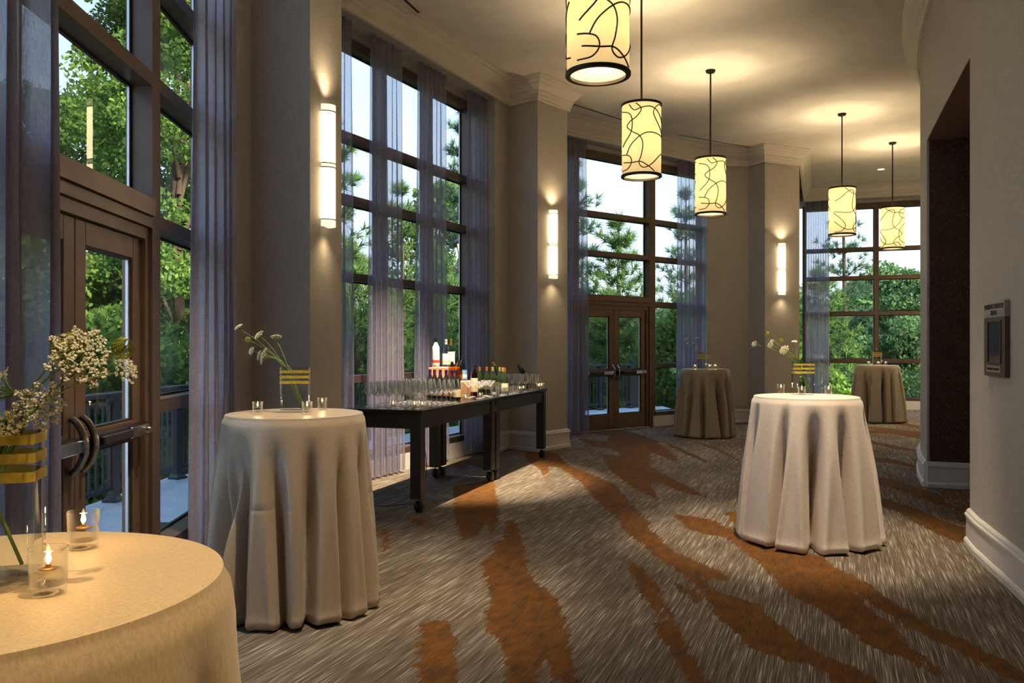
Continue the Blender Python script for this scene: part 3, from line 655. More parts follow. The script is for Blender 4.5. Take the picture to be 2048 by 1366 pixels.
# ================================================================== CURTAINS
def curtain(P, D, t0, t1, inset, label, z0=0.03, z1=4.79, npl=None, seed=0, flare=0.0, m='sheer', group='sheer curtain panels'):
    rnd = random.Random(seed); L = t1-t0
    npl = npl or max(3, int(round(L/0.105)))
    p = off(off(P, D, t0), left(D), -inset)
    e = empty('curtain', (p[0], p[1], z0), math.atan2(D[1], D[0]), label, 'curtain', group)
    ns_ = npl*14; rows = 15
    ph = [rnd.uniform(-0.6, 0.6) for _ in range(npl+2)]; am = [rnd.uniform(0.6, 1.35) for _ in range(npl+2)]
    vs = []
    for j in range(rows+1):
        q = j/rows; z = q*(z1-z0)
        g = (1-q)
        for i in range(ns_+1):
            s = i/ns_; k = s*npl; ki = int(k); fr = k-ki
            A = (0.024+0.022*g)*(am[ki]*(1-fr)+am[ki+1]*fr)
            pp = 2*math.pi*k + (ph[ki]*(1-fr)+ph[ki+1]*fr)*(0.3+g)
            x = s*L + 0.030*math.sin(2*pp)*(0.3+0.7*g)*(L/npl/0.085) + (s-0.5)*flare*g
            y = A*math.sin(pp) + 0.006*math.sin(3.1*k+5*q)
            vs.append((x, y, z))
    W = ns_+1
    fs = [(j*W+i, j*W+i+1, (j+1)*W+i+1, (j+1)*W+i) for j in range(rows) for i in range(ns_)]
    MB().add(vs, fs).build('sheer_panel', M[m], e, 180)
    hb = MB()                                              # pleated header with little tucks
    hv = []
    for z in (z1-z0-0.055, z1-z0+0.012):
        for i in range(ns_+1):
            x, y, _ = vs[rows*W+i]; hv.append((x, y-0.004, z))
    hb.add(hv, [(i, i+1, W+i+1, W+i) for i in range(ns_)])
    hb.build('header_tape', M['sheer'], e, 180)
    MB().box(-0.02, L+0.02, -0.012, 0.012, z1-z0+0.012, z1-z0+0.03).build('track', M['gasket'], e)
    return e
curtain(W1_P, W1_D, 0.55, 1.46, 0.13, 'sheer grey violet curtain at the left edge in front of the near doors', npl=3, seed=1, m='sheer_dense')
curtain(W1_P, W1_D, 3.32, 4.10, 0.12, 'sheer grey violet curtain between the near doors and the first pier', npl=4, seed=2, m='sheer_dense')
b2 = 3.95
curtain(W2_P, W2_D, b2-3.25, b2-2.68, 0.12, 'sheer curtain mostly hidden behind the first pier', seed=3)
curtain(W2_P, W2_D, b2-2.34, b2-1.74, 0.12, 'sheer curtain above the wine glasses, second panel of the bar window', seed=4, flare=0.07)
curtain(W2_P, W2_D, b2-1.39, b2-0.77, 0.12, 'sheer curtain directly behind the spirit bottles', seed=5, flare=0.06)
curtain(W2_P, W2_D, b2-0.20, b2+0.57, 0.12, 'sheer curtain beside the middle pier, last panel of the bar window', seed=6)
b3 = 1.3
curtain(W3_P, W3_D, b3-0.62, b3-0.10, 0.12, 'sheer curtain left of the far double doors', seed=7, flare=0.08)
curtain(W3_P, W3_D, b3+2.15, b3+2.93, 0.12, 'sheer curtain right of the far double doors behind the olive table', seed=8)
curtain(W4_P, W4_D, 0.05, 0.58, 0.07, 'sheer curtain at the left of the end window', seed=9)

# ================================================================== LAMPS
SC = [[(600,95),(635,140),(605,195),(565,225),(548,260),(575,300),(625,340),(645,400),(635,480),(620,540),(650,573),(700,550),(760,480),(786,450)],
      [(524,135),(560,165),(578,230),(565,320),(526,400)], [(786,97),(755,100),(720,150),(730,200),(765,260),(790,320)],
      [(524,460),(560,480),(573,530),(550,575),(524,580)], [(545,470),(570,400),(640,330),(710,312),(788,330)],
      [(560,100),(590,145),(640,130),(700,122),(750,150),(787,220)], [(530,520),(575,532),(630,530),(680,560),(725,597)]]
def scroll_paths():
    out = []
    for flip in (0, 1):
        for c in SC:
            pts = []
            for x, y in c:
                th = math.asin(max(-0.999, min(0.999, (x-657)/135.0))); z = 0.73-(y-85)/520.0*0.71
                if flip: th = math.pi-th*1.0; z = 0.75-z
                pts.append((th, min(0.735, max(0.015, z)), 0))
            out.append([(0.2035*math.sin(p.x), -0.2035*math.cos(p.x), p.y) for p in crom(pts, 7)])
    return out
def pendant(x, y, rz, label, zb=3.18):
    e = empty('pendant_lamp', (x, y, zb), rz, label, 'pendant lamp', 'drum pendants with scrolled wire')
    h = 0.75
    MB().lathe([(0.198, 0.012), (0.198, h-0.012), (0.2, h-0.012), (0.2, 0.012), (0.198, 0.012)], 48).build('shade', M['shade'], e, 60)
    for nm, z in (('bottom_ring', 0.0), ('top_ring', h-0.022)):
        MB().lathe([(0.178, z), (0.208, z), (0.210, z+0.003), (0.210, z+0.020), (0.207, z+0.024), (0.190, z+0.024), (0.178, z+0.02), (0.178, z)], 48).build(nm, M['darkmetal'], e, 40)
    for p in scroll_paths(): MB().tube(p, 0.0056, 6).build('scroll_wire', M['darkmetal'], e, 60)
    MB().tube([(0, 0, h-0.02), (0, 0, CEIL-zb-0.02)], 0.011, 10).build('rod', M['darkmetal'], e, 60)
    sp_ = MB()
    for k in range(3):
        a = 2*math.pi*k/3+0.4; sp_.tube([(0, 0, h-0.012), (0.19*math.cos(a), 0.19*math.sin(a), h-0.012)], 0.005, 6)
    sp_.build('spider', M['darkmetal'], e)
    MB().lathe([(0, CEIL-zb-0.035), (0.05, CEIL-zb-0.033), (0.062, CEIL-zb-0.02), (0.066, CEIL-zb-0.001), (0, CEIL-zb-0.001)], 28).build('canopy', M['darkmetal'], e, 40)
    MB().tube([(0, 0, h-0.01), (0, 0, 0.17)], 0.008, 8).build('stem', M['darkmetal'], e, 60)
    for z in (0.22, 0.53):
        b = MB().lathe([(0, -0.045), (0.022, -0.038), (0.034, -0.015), (0.034, 0.012), (0.018, 0.04), (0.013, 0.055), (0, 0.055)], 16).build('bulb', M['bulb'], e, 60, (0, 0, z))
        l = bpy.data.lights.new('pendant_bulb', 'POINT'); l.energy = PEND_W; l.color = (1, 0.76, 0.45); l.shadow_soft_size = 0.07
        lo = bpy.data.objects.new('pendant_bulb', l); COL.objects.link(lo); lo.parent = e; lo.location = (0.0, 0.0, z+0.075)
    return e
PEND_W = 52.0
pendant(0.5525, 5.30, R(35), 'nearest drum pendant, cut off by the top of the picture')
pendant(1.334, 8.50, R(0), 'drum pendant second nearest, hanging in front of the far doors')
pendant(2.635, 10.95, R(20), 'middle drum pendant with its ceiling canopy in view')
pendant(5.20, 13.0, R(200), 'drum pendant in front of the end window curtain')
pendant(6.85, 14.85, R(150), 'farthest drum pendant, hanging over the last table')

def sconce(B, C, z0, label, f=0.5):
    d = unit(vec2(B, C)); nrm = (d[1], -d[0]); p = (B[0]+(C[0]-B[0])*f, B[1]+(C[1]-B[1])*f)
    e = empty('wall_sconce', (p[0], p[1], z0), math.atan2(d[1], d[0]), label, 'sconce', 'tall half-round wall sconces')
    h = 0.95; r = 0.068
    MB().bbox(-0.06, 0.06, -0.03, -0.001, 0.0, h, 0.004).build('back_plate', M['darkmetal'], e)
    def half(z0, z1, rr):
        prof = [(rr*math.sin(a), -0.012-rr*1.15*math.cos(a)) for a in [R(-90+180*i/14) for i in range(15)]]
        return MB().prism(prof+[(rr, -0.004), (-rr, -0.004)], z0, z1)
    half(0.058, 0.455, r).build('diffuser', M['sconce'], e, 40); half(0.495, h-0.058, r).build('diffuser', M['sconce'], e, 40)
    for a, b in ((0.0, 0.05), (0.462, 0.488), (h-0.05, h)): half(a, b, r+0.002).build('band', M['sconceband'], e, 40)
    for a in (0.05, 0.455, 0.488, h-0.058): half(a, a+0.008, r+0.004).build('seam_ring', M['darkmetal'], e, 40)
    # lamp light escaping up and down the wall
    for zz, up in ((h+0.03, 1), (-0.03, -1)):
        l = bpy.data.lights.new('sconce_spill', 'SPOT'); l.energy = SCONCE_W if up > 0 else SCONCE_W*0.35; l.color = (1, 0.72, 0.40); l.spot_size = R(130); l.spot_blend = 1.0; l.shadow_soft_size = 0.03
        lo = bpy.data.objects.new('sconce_spill', l); COL.objects.link(lo); lo.parent = e; lo.location = (0, -0.11, zz)
        lo.rotation_euler = (R(180) if up > 0 else 0, 0, 0)
    return e
SCONCE_W = 9.0
sconce(B1, C1, 2.38, 'tall glowing half-round sconce on the nearest pier', 0.42)
sconce(B2, C2, 2.38, 'tall glowing half-round sconce on the pier beside the bar', 0.46)
sconce(B3, C3, 2.38, 'tall glowing half-round sconce on the far pier', 0.46)

def downlight(x, y, W, label, tx=0, ty=0, size=70):
    e = empty('downlight', (x, y, CEIL), 0, label, 'downlight', 'recessed ceiling downlights')
    MB().lathe([(0.066, -0.001), (0.085, -0.001), (0.087, -0.004), (0.084, -0.008), (0.066, -0.006), (0.066, -0.001)], 28).build('trim_ring', M['trim'], e, 40)
    MB().lathe([(0, -0.003), (0.066, -0.003), (0.066, -0.001), (0, -0.001)], 24).build('lens', M['downlight'], e)
    l = bpy.data.lights.new('downlight_lamp', 'SPOT'); l.energy = W; l.color = WARM; l.spot_size = R(size); l.spot_blend = 0.8; l.shadow_soft_size = 0.06
    lo = bpy.data.objects.new('downlight_lamp', l); COL.objects.link(lo); lo.parent = e; lo.location = (0, 0, -0.03)
    lo.rotation_euler = Vector((tx, ty, -CEIL+0.9)).to_track_quat('-Z', 'Y').to_euler()
DL_W = 400
downlight(7.65, 17.1, 60, 'small glowing recessed downlight near the end window')
downlight(0.1, 1.2, DL_W*0.95, 'added unseen fill downlight above the gold near table', -0.9, 0.1, 48)  # out of view, added as warm fill on the near table
downlight(-0.5, 4.0, DL_W*1.3, 'added unseen fill downlight above the champagne table', -0.65, 0.55, 44)  # unseen fitting, put in to brighten the champagne table
downlight(2.1, 5.4, DL_W*2.0, 'recessed downlight above the cream table', 0.08, 0.68, 36)
downlight(-0.3, 7.9, DL_W*6.0, 'recessed downlight above the bar bottles', -0.25, 0.90, 38)
downlight(1.0, 3.0, DL_W*0.2, 'added unseen fill downlight above the open carpet')  # extra fill lamp above the frame, lifts the carpet
downlight(0.6, -1.2, DL_W*0.5, 'added unseen fill downlight behind the viewpoint')  # added behind the camera for general interior fill
downlight(9.7, 16.5, 500, 'added unseen fill downlight past the curved wall at the gallery end', 0, 0, 130)  # hidden wide lamp added to warm the gallery end

# ================================================================== COCKTAIL TABLES
TH = 1.07
def cloth_mesh(seed, rt=0.382, rb=0.49, nf=11, amp=1.0, crease=True, twist=0.0, hem=0.0):
    rnd = random.Random(seed); NA = 300
    folds = []; a = rnd.uniform(0, 6.28)
    for i in range(nf):
        folds.append((a, rnd.uniform(0.55, 1.25), rnd.uniform(0.05, 0.10), rnd.uniform(-0.16, 0.16), rnd.uniform(0.0, 0.3)))
        a += 2*math.pi/nf*rnd.uniform(0.7, 1.3)
    qs = [0.0, 0.006, 0.014, 0.03, 0.05, 0.08, 0.11, 0.15, 0.19, 0.24, 0.29, 0.34, 0.39, 0.425, 0.430, 0.435, 0.46, 0.5, 0.55, 0.6, 0.65, 0.7, 0.74, 0.78, 0.82, 0.86, 0.89, 0.92, 0.945, 0.965, 0.98, 0.992, 1.0]
    rows = []
    for rr in (0.0001, 0.14, 0.25, 0.33, 0.368): rows.append([(rr*math.cos(2*math.pi*k/NA), rr*math.sin(2*math.pi*k/NA), TH+0.002) for k in range(NA)])
    for q in qs:
        row = []
        for k in range(NA):
            th = 2*math.pi*k/NA
            base = rt + (rb-rt)*(q**0.75)
            base += 0.018*math.sin(2*th+seed)*q + 0.012*math.sin(3*th+2*seed)*q
            dip = 0.0; ridge = 0.0
            for (fa, fd, fw, dr, q0) in folds:
                u = (th-fa-dr*q-twist*q*0.3+math.pi) % (2*math.pi)-math.pi
                g = max(0.0, (q-q0*0.30))/(1-q0*0.30); g = min(1.0, g*1.7); g = g*g*(3-2*g)*0.75+0.25*min(1.0, g*2.5)*g**0.5
                wdt = fw*(1.45-0.75*q)
                dip += fd*g*math.exp(-(u/wdt)**2)
                ridge += 0.35*fd*g*math.exp(-((abs(u)-wdt*1.9)/(wdt*0.9))**2)
            r = base - 0.19*amp*min(dip, 1.2) + 0.055*amp*ridge
            if q < 0.02: r = rt - 0.006*(1-q/0.02)
            if crease and 0.427 < q < 0.433 and math.sin(2.3*th+seed) > 0.1: r -= 0.0015
            z = TH*(1-q)
            if q > 0.94:                                    # soft turned-under hem
                t = (q-0.94)/0.06; r += 0.012*math.sin(math.pi*t) - 0.03*t*t
            z = max(z, 0.004) + (0.010*(1+math.sin(5*th+seed*1.7))*max(0, (q-0.9))*10*0.5 if q > 0.9 else 0)
            row.append((r*math.cos(th), r*math.sin(th), z))
        rows.append(row)
    vs = [p for r_ in rows for p in r_]; fs = []
    for j in range(len(rows)-1):
        for k in range(NA):
            k2 = (k+1) % NA; fs.append((j*NA+k, (j+1)*NA+k, (j+1)*NA+k2, j*NA+k2))
    return MB().add(vs, fs)
def table(x, y, rz, seed, m, label, **kw):
    e = empty('cocktail_table', (x, y, 0), rz, label, 'table', 'draped high cocktail tables')
    c = cloth_mesh(seed, **kw).build('tablecloth', m, e, 55)
    MB().lathe([(0, TH-0.03), (0.345, TH-0.03), (0.355, TH-0.02), (0.355, TH-0.004), (0, TH-0.004)], 40).build('tabletop', M['black'], e, 40)
    MB().lathe([(0, 0.03), (0.035, 0.03), (0.035, TH-0.03), (0, TH-0.03)], 16).build('column', M['darkmetal'], e, 40)
    MB().lathe([(0, 0.0), (0.27, 0.0), (0.27, 0.012), (0.05, 0.035), (0, 0.035)], 32).build('foot', M['darkmetal'], e, 40)
    return e
T = [(-0.862, 1.325), (-1.223, 4.65), (2.21, 6.20), (3.09, 13.2), (6.95, 15.7)]
table(*T[0], 0.0, 11, M['cloth_lamp_warm'], 'high round table under a champagne cloth coloured gold for warm lamp light, nearest and cut off at the left', nf=10, amp=0.7, rb=0.50)
table(*T[1], 0.3, 5, M['cloth_champ'], 'high round table under a champagne satin cloth beside the first pier', nf=16, rb=0.485, amp=0.95)
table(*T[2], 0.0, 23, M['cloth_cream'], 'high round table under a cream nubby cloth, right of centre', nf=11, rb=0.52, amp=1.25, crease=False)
table(*T[3], 0.0, 31, M['cloth_dimmed'], 'high round table under a champagne cloth darkened to olive for dimmer light, by the far doors', nf=13)
table(*T[4], 0.0, 42, M['cloth_dimmed'], 'high round table under a champagne cloth darkened to olive for dimmer light, before the end window', nf=13, rb=0.51)

# ---- vases with three ribbons
def rrect(hx, hy, r, n=5):
    out = []
    for cx, cy, a0 in ((hx-r, hy-r, 0), (-hx+r, hy-r, 90), (-hx+r, -hy+r, 180), (hx-r, -hy+r, 270)):
        for i in range(n+1):
            a = R(a0+90*i/n); out.append((cx+r*math.cos(a), cy+r*math.sin(a)))
    return out
def shell(mb, o, i, z0, z1, zf):
    """hollow vessel: outer outline o, inner outline i, floor at zf"""
    n = len(o)
    vs = [(x, y, z0) for x, y in o]+[(x, y, z1) for x, y in o]+[(x, y, z1) for x, y in i]+[(x, y, zf) for x, y in i]
    fs = [tuple(range(n-1, -1, -1)), tuple(3*n+k for k in range(n))]
    for a in range(3):
        for k in range(n):
            k2 = (k+1) % n; fs.append((a*n+k, a*n+k2, (a+1)*n+k2, (a+1)*n+k))
    return mb.add(vs, fs)
def make_vase(label):
    e = empty('flower_vase', (0, 0, 0), 0, label, 'vase', 'clear vases with gold ribbon bands')
    shell(MB(), rrect(0.08, 0.042, 0.014), rrect(0.0755, 0.0375, 0.010), 0, 0.255, 0.014).build('glass_body', M['vase'], e, 35)
    for z in (0.163, 0.193, 0.223):
        o_ = rrect(0.0815, 0.0435, 0.0148); i_ = rrect(0.0803, 0.0423, 0.0142); n = len(o_)
        vs = [(x, y, z) for x, y in o_]+[(x, y, z+0.016) for x, y in o_]+[(x, y, z+0.016) for x, y in i_]+[(x, y, z) for x, y in i_]
        fs = [(a*n+k, a*n+(k+1) % n, ((a+1) % 4)*n+(k+1) % n, ((a+1) % 4)*n+k) for a in range(4) for k in range(n)]
        MB().add(vs, fs).build('ribbon', M['ribbon'], e, 35)
    return e
VZ = TH+0.003
vase0 = make_vase('clear vase with gold ribbons on the gold near table')
VP = [(-0.852, 1.335, 0.25), (-1.234, 4.69, 0.1), (2.24, 6.35, -0.1), (3.07, 13.25, 0.0), (6.97, 15.75, 0.0)]
vase0.location = (VP[0][0], VP[0][1], VZ); vase0.rotation_euler.z = VP[0][2]
for k, nm in ((1, 'champagne table beside the first pier'), (2, 'cream table'), (3, 'olive table by the far doors'), (4, 'farthest table')):
    copy_tree(vase0, None, (VP[k][0], VP[k][1], VZ), VP[k][2], 'clear vase with gold ribbons on the '+nm)

# ---- umbel flowers
def umbel_meshes(seed, closed=False):
    rnd = random.Random(seed); fl = MB(); ray = MB()
    n = 26; Rr = 0.5
    for i in range(n):
        f = (i+0.5)/n; th = i*2.39996; rr = Rr*math.sqrt(f)
        cx, cy = rr*math.cos(th), rr*math.sin(th); cz = 0.34-0.55*rr*rr*1.2
        if closed:
            a = th; pts = []
            for t in (0, 0.2, 0.45, 0.7, 0.9, 1.0):
                q = 0.42*math.sin(math.pi*(0.08+0.80*t)); zz = -0.35+0.85*t
                pts.append((q*math.cos(a+0.5*t), q*math.sin(a+0.5*t), zz))
            fl.tube(pts, 0.022, 4, False); continue
        ray.tube([(0, 0, -0.12), (cx*0.55, cy*0.55, 0.06+cz*0.3), (cx, cy, cz)], 0.010, 4, False)
        for k in range(22):
            a2 = rnd.uniform(0, 6.28); r2 = 0.085*math.sqrt(rnd.random()); x = cx+r2*math.cos(a2); y = cy+r2*math.sin(a2); z = cz+0.02+rnd.uniform(0, 0.035)
            s = rnd.uniform(0.016, 0.028); t1, t2 = rnd.uniform(-.5, .5), rnd.uniform(-.5, .5); a3 = rnd.uniform(0, 1.5)
            vs = [(x, y, z+0.012)]+[(x+s*math.cos(a3+j*1.2566), y+s*math.sin(a3+j*1.2566), z+s*(t1*math.cos(a3+j*1.2566)+t2*math.sin(a3+j*1.2566))) for j in range(5)]
            fl.add(vs, [(0, 1+j, 1+(j+1) % 5) for j in range(5)])
    return fl.mesh('umbel_florets', M['nest'] if closed else M['floret'], 180), (None if closed else ray.mesh('umbel_rays', M['stem'], 180))
UM = [umbel_meshes(s) for s in (1, 2, 3)]; UC = umbel_meshes(9, True)
def flower(vp, dx, dy, dz, size, closed, label, k, group):
    """a stem standing in the vase at vp, head at local offset (dx, dy, dz) above the table"""
    x, y, rz = vp; s = 1 if dx > 0 else -1; rnd = random.Random(k*7+int(dz*1000))
    e = empty('lace_flower', (x, y, VZ+0.016), rz, label, 'flower', group)
    mouth = Vector((s*rnd.uniform(0.035, 0.068), rnd.uniform(-0.022, 0.022), 0.245)); foot = Vector((-s*rnd.uniform(0.03, 0.062), rnd.uniform(-0.02, 0.02), 0.004))
    c, sn = math.cos(-rz), math.sin(-rz); head = Vector((dx*c-dy*sn, dx*sn+dy*c, dz-0.016))
    if head.z < 0.25: mouth = Vector((head.x*0.8 if abs(head.x) < 0.07 else s*0.06, 0.0, 0.235))
    pts = crom([foot, mouth*0.55+foot*0.45, mouth, mouth*0.4+head*0.6+Vector((0, 0, 0.015)), head], 4)
    MB().tube(pts, [0.0032-0.0014*i/len(pts) for i in range(len(pts))], 6).build('stem', M['stem'], e, 60)
    dirv = (pts[-1]-pts[-3]).normalized()*0.7+Vector((rnd.uniform(-.35, .35), rnd.uniform(-.8, -.1), rnd.uniform(0.1, .6)))
    q = dirv.to_track_quat('Z', 'Y')
    fm, rm = UC if closed else UM[k % 3]
    h = bpy.data.objects.new('flower_head', fm); COL.objects.link(h); h.parent = e; h.location = head+dirv.normalized()*0.1*size; h.rotation_mode = 'QUATERNION'; h.rotation_quaternion = q; h.scale = (size*0.82,)*3
    if rm:
        r_ = bpy.data.objects.new('flower_rays', rm); COL.objects.link(r_); r_.parent = h
FL = [
 (0, 'gold near table', [(.118, .02, .366, .085, 1), (.150, -.01, .352, .12, 0), (.217, .0, .372, .052, 1), (.190, .05, .335, .06, 0), (.030, .03, .300, .09, 0), (.105, -.03, .285, .09, 0), (.040, -.01, .262, .08, 0), (-.04, .02, .31, .08, 0)]),
 (1, 'champagne table', [(-.31, .0, .47, .065, 0), (-.268, .02, .408, .05, 1), (-.20, .03, .425, .075, 0), (-.121, .05, .405, .085, 0), (-.226, -.02, .343, .06, 0), (-.130, -.05, .310, .115, 0), (-.175, -.02, .318, .075, 0)]),
 (2, 'cream table', [(-.275, .0, .458, .06, 1), (-.355, .03, .385, .06, 0), (-.25, -.03, .378, .06, 0), (-.215, .05, .405, .045, 0), (-.172, -.02, .408, .052, 1), (-.148, -.06, .333, .095, 0), (-.050, .04, .393, .055, 0)]),
 (3, 'olive table', [(-.25, .0, .46, .085, 0), (-.23, .03, .40, .075, 0), (-.096, .0, .47, .09, 0), (-.136, .04, .393, .075, 0), (-.104, -.03, .324, .06, 0), (-.016, .02, .36, .05, 0)]),
 (4, 'farthest table', [(-.03, .0, .30, .05, 0), (.03, .01, .29, .045, 1)])]
ORD = ['first', 'second', 'third', 'fourth', 'fifth', 'sixth', 'seventh', 'eighth']
for ti, nm, hs in FL:
    idx = sorted(range(len(hs)), key=lambda i: hs[i][0])
    for k, h in enumerate(hs):
        pos = idx.index(k)
        flower(VP[ti], h[0], h[1], h[2], h[3], h[4], '%s lace flower, head %s from the left, on the %s' % ('closed green' if h[4] else 'open cream', ORD[pos], nm), k+ti, 'lace flowers on the '+nm)

# ---- votive oil candles
def make_votive():
    e = empty('votive_candle', (0, 0, 0), 0, 'x', 'candle', 'glass votive candles')
    MB().lathe([(0, 0), (0.024, 0), (0.0255, 0.002), (0.0285, 0.070), (0.0268, 0.070), (0.0245, 0.014), (0, 0.013)], 24).build('glass_cup', M['votive_glass'], e, 35)
    MB().lathe([(0, 0.015), (0.020, 0.015), (0.0215, 0.018), (0.0215, 0.034), (0.019, 0.037), (0, 0.037)], 20).build('oil_cell', M['candle_oil'], e, 35)
    MB().lathe([(0, 0.0371), (0.013, 0.0371), (0.013, 0.039), (0.004, 0.040), (0.0035, 0.045), (0, 0.045)], 14).build('wick_cap', M['brass'], e, 35)
    MB().lathe([(0, 0.045), (0.0035, 0.049), (0.0045, 0.053), (0.003, 0.059), (0.0008, 0.066), (0, 0.067)], 10).build('flame', M['flame'], e, 60)
    return e
vot0 = make_votive(); vstate = [False]
def votive(x, y, z, label, light=0.0):
    o = vot0 if not vstate[0] else copy_tree(vot0); vstate[0] = True
    o.location = (x, y, z); o['label'] = label
    if light:
        l = bpy.data.lights.new('candle_glow', 'POINT'); l.energy = light; l.color = (1, 0.6, 0.25); l.shadow_soft_size = 0.006
        lo = bpy.data.objects.new('candle_glow', l); COL.objects.link(lo); lo.parent = o; lo.location = (0, 0, 0.075)
votive(-0.714, 1.27, VZ, 'votive candle in front of the vase on the gold near table', 0.10)
votive(-0.808, 1.555, VZ, 'votive candle behind the vase on the gold near table', 0.10)
votive(-1.40, 4.54, VZ, 'votive candle left of the vase on the champagne table', 0.10)
votive(-1.13, 4.55, VZ, 'votive candle just right of the vase on the champagne table', 0.10)
votive(-1.125, 4.89, VZ, 'votive candle farthest right on the champagne table', 0.10)
votive(2.136, 6.55, VZ, 'votive candle left of the vase on the cream table', 0.10)
votive(2.185, 6.22, VZ, 'votive candle in front of the vase on the cream table', 0.10)
votive(2.425, 6.32, VZ, 'votive candle right of the vase on the cream table', 0.10)
votive(2.93, 13.2, VZ, 'votive candle left of the vase on the olive table', 0.08)
votive(3.14, 13.1, VZ, 'votive candle just right of the vase on the olive table', 0.08)
votive(3.25, 13.2, VZ, 'votive candle farthest right on the olive table', 0.08)
votive(6.79, 15.7, VZ, 'votive candle left of the vase on the farthest table', 0.08)
votive(6.92, 15.58, VZ, 'votive candle in front of the vase on the farthest table', 0.08)
votive(7.11, 15.7, VZ, 'votive candle right of the vase on the farthest table', 0.08)

# ================================================================== BAR
BU = unit((math.sin(R(19.0)), math.cos(R(19.0)))); BV = left(BU); BO = (-0.775, 7.055); BZ = 0.895
BANG = math.atan2(BU[1], BU[0])
def bar_pt(s, t): return (BO[0]+BU[0]*s+BV[0]*t, BO[1]+BU[1]*s+BV[1]*t)
def bar_table(s0, label):
    p = bar_pt(s0, 0); e = empty('bar_table', (p[0], p[1], 0), BANG, label, 'table', 'black wheeled bar tables')
    L, Dp = 1.885, 0.76
    MB().bbox(0.002, L-0.002, 0, Dp, BZ-0.035, BZ, 0.004).build('tabletop', M['blacktop'], e)
    for (a, b, c, d) in ((0.03, L-0.03, 0.03, 0.055), (0.03, L-0.03, Dp-0.055, Dp-0.03), (0.03, 0.055, 0.055, Dp-0.055), (L-0.055, L-0.03, 0.055, Dp-0.055)):
        MB().box(a, b, c, d, BZ-0.165, BZ-0.035).build('apron', M['black'], e)
    for sx in (0.016, L-0.116):
        for sy in (0.016, Dp-0.116):
            lg = MB().bbox(sx, sx+0.1, sy, sy+0.1, 0.125, BZ-0.035, 0.003).build('leg', M['black'], e)
            c = (sx+0.05, sy+0.05)
            MB().tube([(c[0], c[1], 0.085), (c[0], c[1], 0.126)], 0.010, 10).build('caster_stem', M['chrome'], lg)
            w_ = MB()
            for o in (-0.026, 0.008):
                w_.lathe([(0, 0), (0.034, 0.0), (0.049, 0.004), (0.053, 0.009), (0.049, 0.015), (0.034, 0.020), (0, 0.020)], 22, (0, 0, 0), Matrix.Translation((c[0]+0.012, c[1]+o+0.009-0.005, 0.0535)) @ Matrix.Rotation(R(90), 4, 'X'))
            w_.build('caster_wheel', M['rubber'], lg, 40)
            hd = MB(); hd.lathe([(0, -0.020), (0.040, -0.020), (0.046, -0.012), (0.046, 0.012), (0.040, 0.020), (0, 0.020)], 18, (0, 0, 0), Matrix.Translation((c[0]+0.002, c[1], 0.062)) @ Matrix.Rotation(R(90), 4, 'X'))
            hd.build('caster_hood', M['rubber'], lg, 40)
    return e
bar_table(0.0, 'black wheeled bar table holding the wine glasses, nearer of the two')
bar_table(1.90, 'black wheeled bar table holding the white wines, farther of the two')

def glassmesh(prof, seg=20): return MB().lathe(prof, seg).mesh('glass', M['glass'], 40)
WINE = glassmesh([(0, 0), (0.034, 0.001), (0.034, 0.003), (0.012, 0.006), (0.0042, 0.014), (0.0036, 0.085), (0.008, 0.096), (0.030, 0.122), (0.041, 0.145), (0.0415, 0.158), (0.037, 0.190), (0.030, 0.226), (0.0288, 0.226), (0.0355, 0.190), (0.040, 0.158), (0.0395, 0.146), (0.029, 0.124), (0.006, 0.099), (0, 0.098)])
FLUTE = glassmesh([(0, 0), (0.033, 0.001), (0.033, 0.003), (0.010, 0.006), (0.004, 0.014), (0.0036, 0.07), (0.010, 0.085), (0.034, 0.105), (0.041, 0.13), (0.040, 0.175), (0.037, 0.200), (0.0358, 0.200), (0.0388, 0.172), (0.0395, 0.131), (0.033, 0.108), (0.008, 0.088), (0, 0.087)])
MARTINI = glassmesh([(0, 0), (0.036, 0.001), (0.036, 0.003), (0.010, 0.006), (0.0042, 0.014), (0.0036, 0.10), (0.006, 0.108), (0.058, 0.172), (0.0568, 0.172), (0.004, 0.111), (0, 0.110)], 24)
ROCKS = glassmesh([(0, 0), (0.033, 0), (0.035, 0.003), (0.040, 0.088), (0.0385, 0.088), (0.0335, 0.012), (0, 0.011)])
def glassware(name, me, s, t, label, cat, group):
    p = bar_pt(s, t); o = bpy.data.objects.new(name, me); COL.objects.link(o); o.location = (p[0], p[1], BZ+0.0005)
    tag(o, label, cat, group); return o
rnd = random.Random(4)
for i in range(8):
    for j in range(6):
        s = 0.17+i*0.118+(0.03 if j % 2 else 0)+rnd.uniform(-.008, .008); t = 0.10+j*0.104+rnd.uniform(-.008, .008)
        glassware('wine_glass', WINE, s, t, 'long stemmed wine glass, %s in the %s row from the bar front edge, nearer table' % (ORD[i], ORD[j]), 'wine glass', 'wine glasses on the nearer bar table')
for i in range(5):
    for j in range(4):
        s = 3.06+i*0.108+rnd.uniform(-.008, .008); t = 0.07+j*0.088+rnd.uniform(-.01, .01)
        glassware('wine_glass', FLUTE, s, t, 'short round wine glass, %s in the %s row from the front edge, far bar end' % (ORD[i], ORD[j]), 'wine glass', 'round wine glasses at the far end of the bar')
for i, (s, t) in enumerate(((1.62, 0.10), (1.78, 0.13), (1.94, 0.10), (2.08, 0.20), (1.72, 0.26), (1.88, 0.28), (2.02, 0.36))):
    glassware('martini_glass', MARTINI, s, t, 'wide cone martini glass in mid bar, '+['nearest in the front row', 'second in the front row', 'third in the front row', 'last in the front row', 'nearest in the back row', 'second in the back row', 'last in the back row'][i], 'cocktail glass', 'martini glasses on the bar')
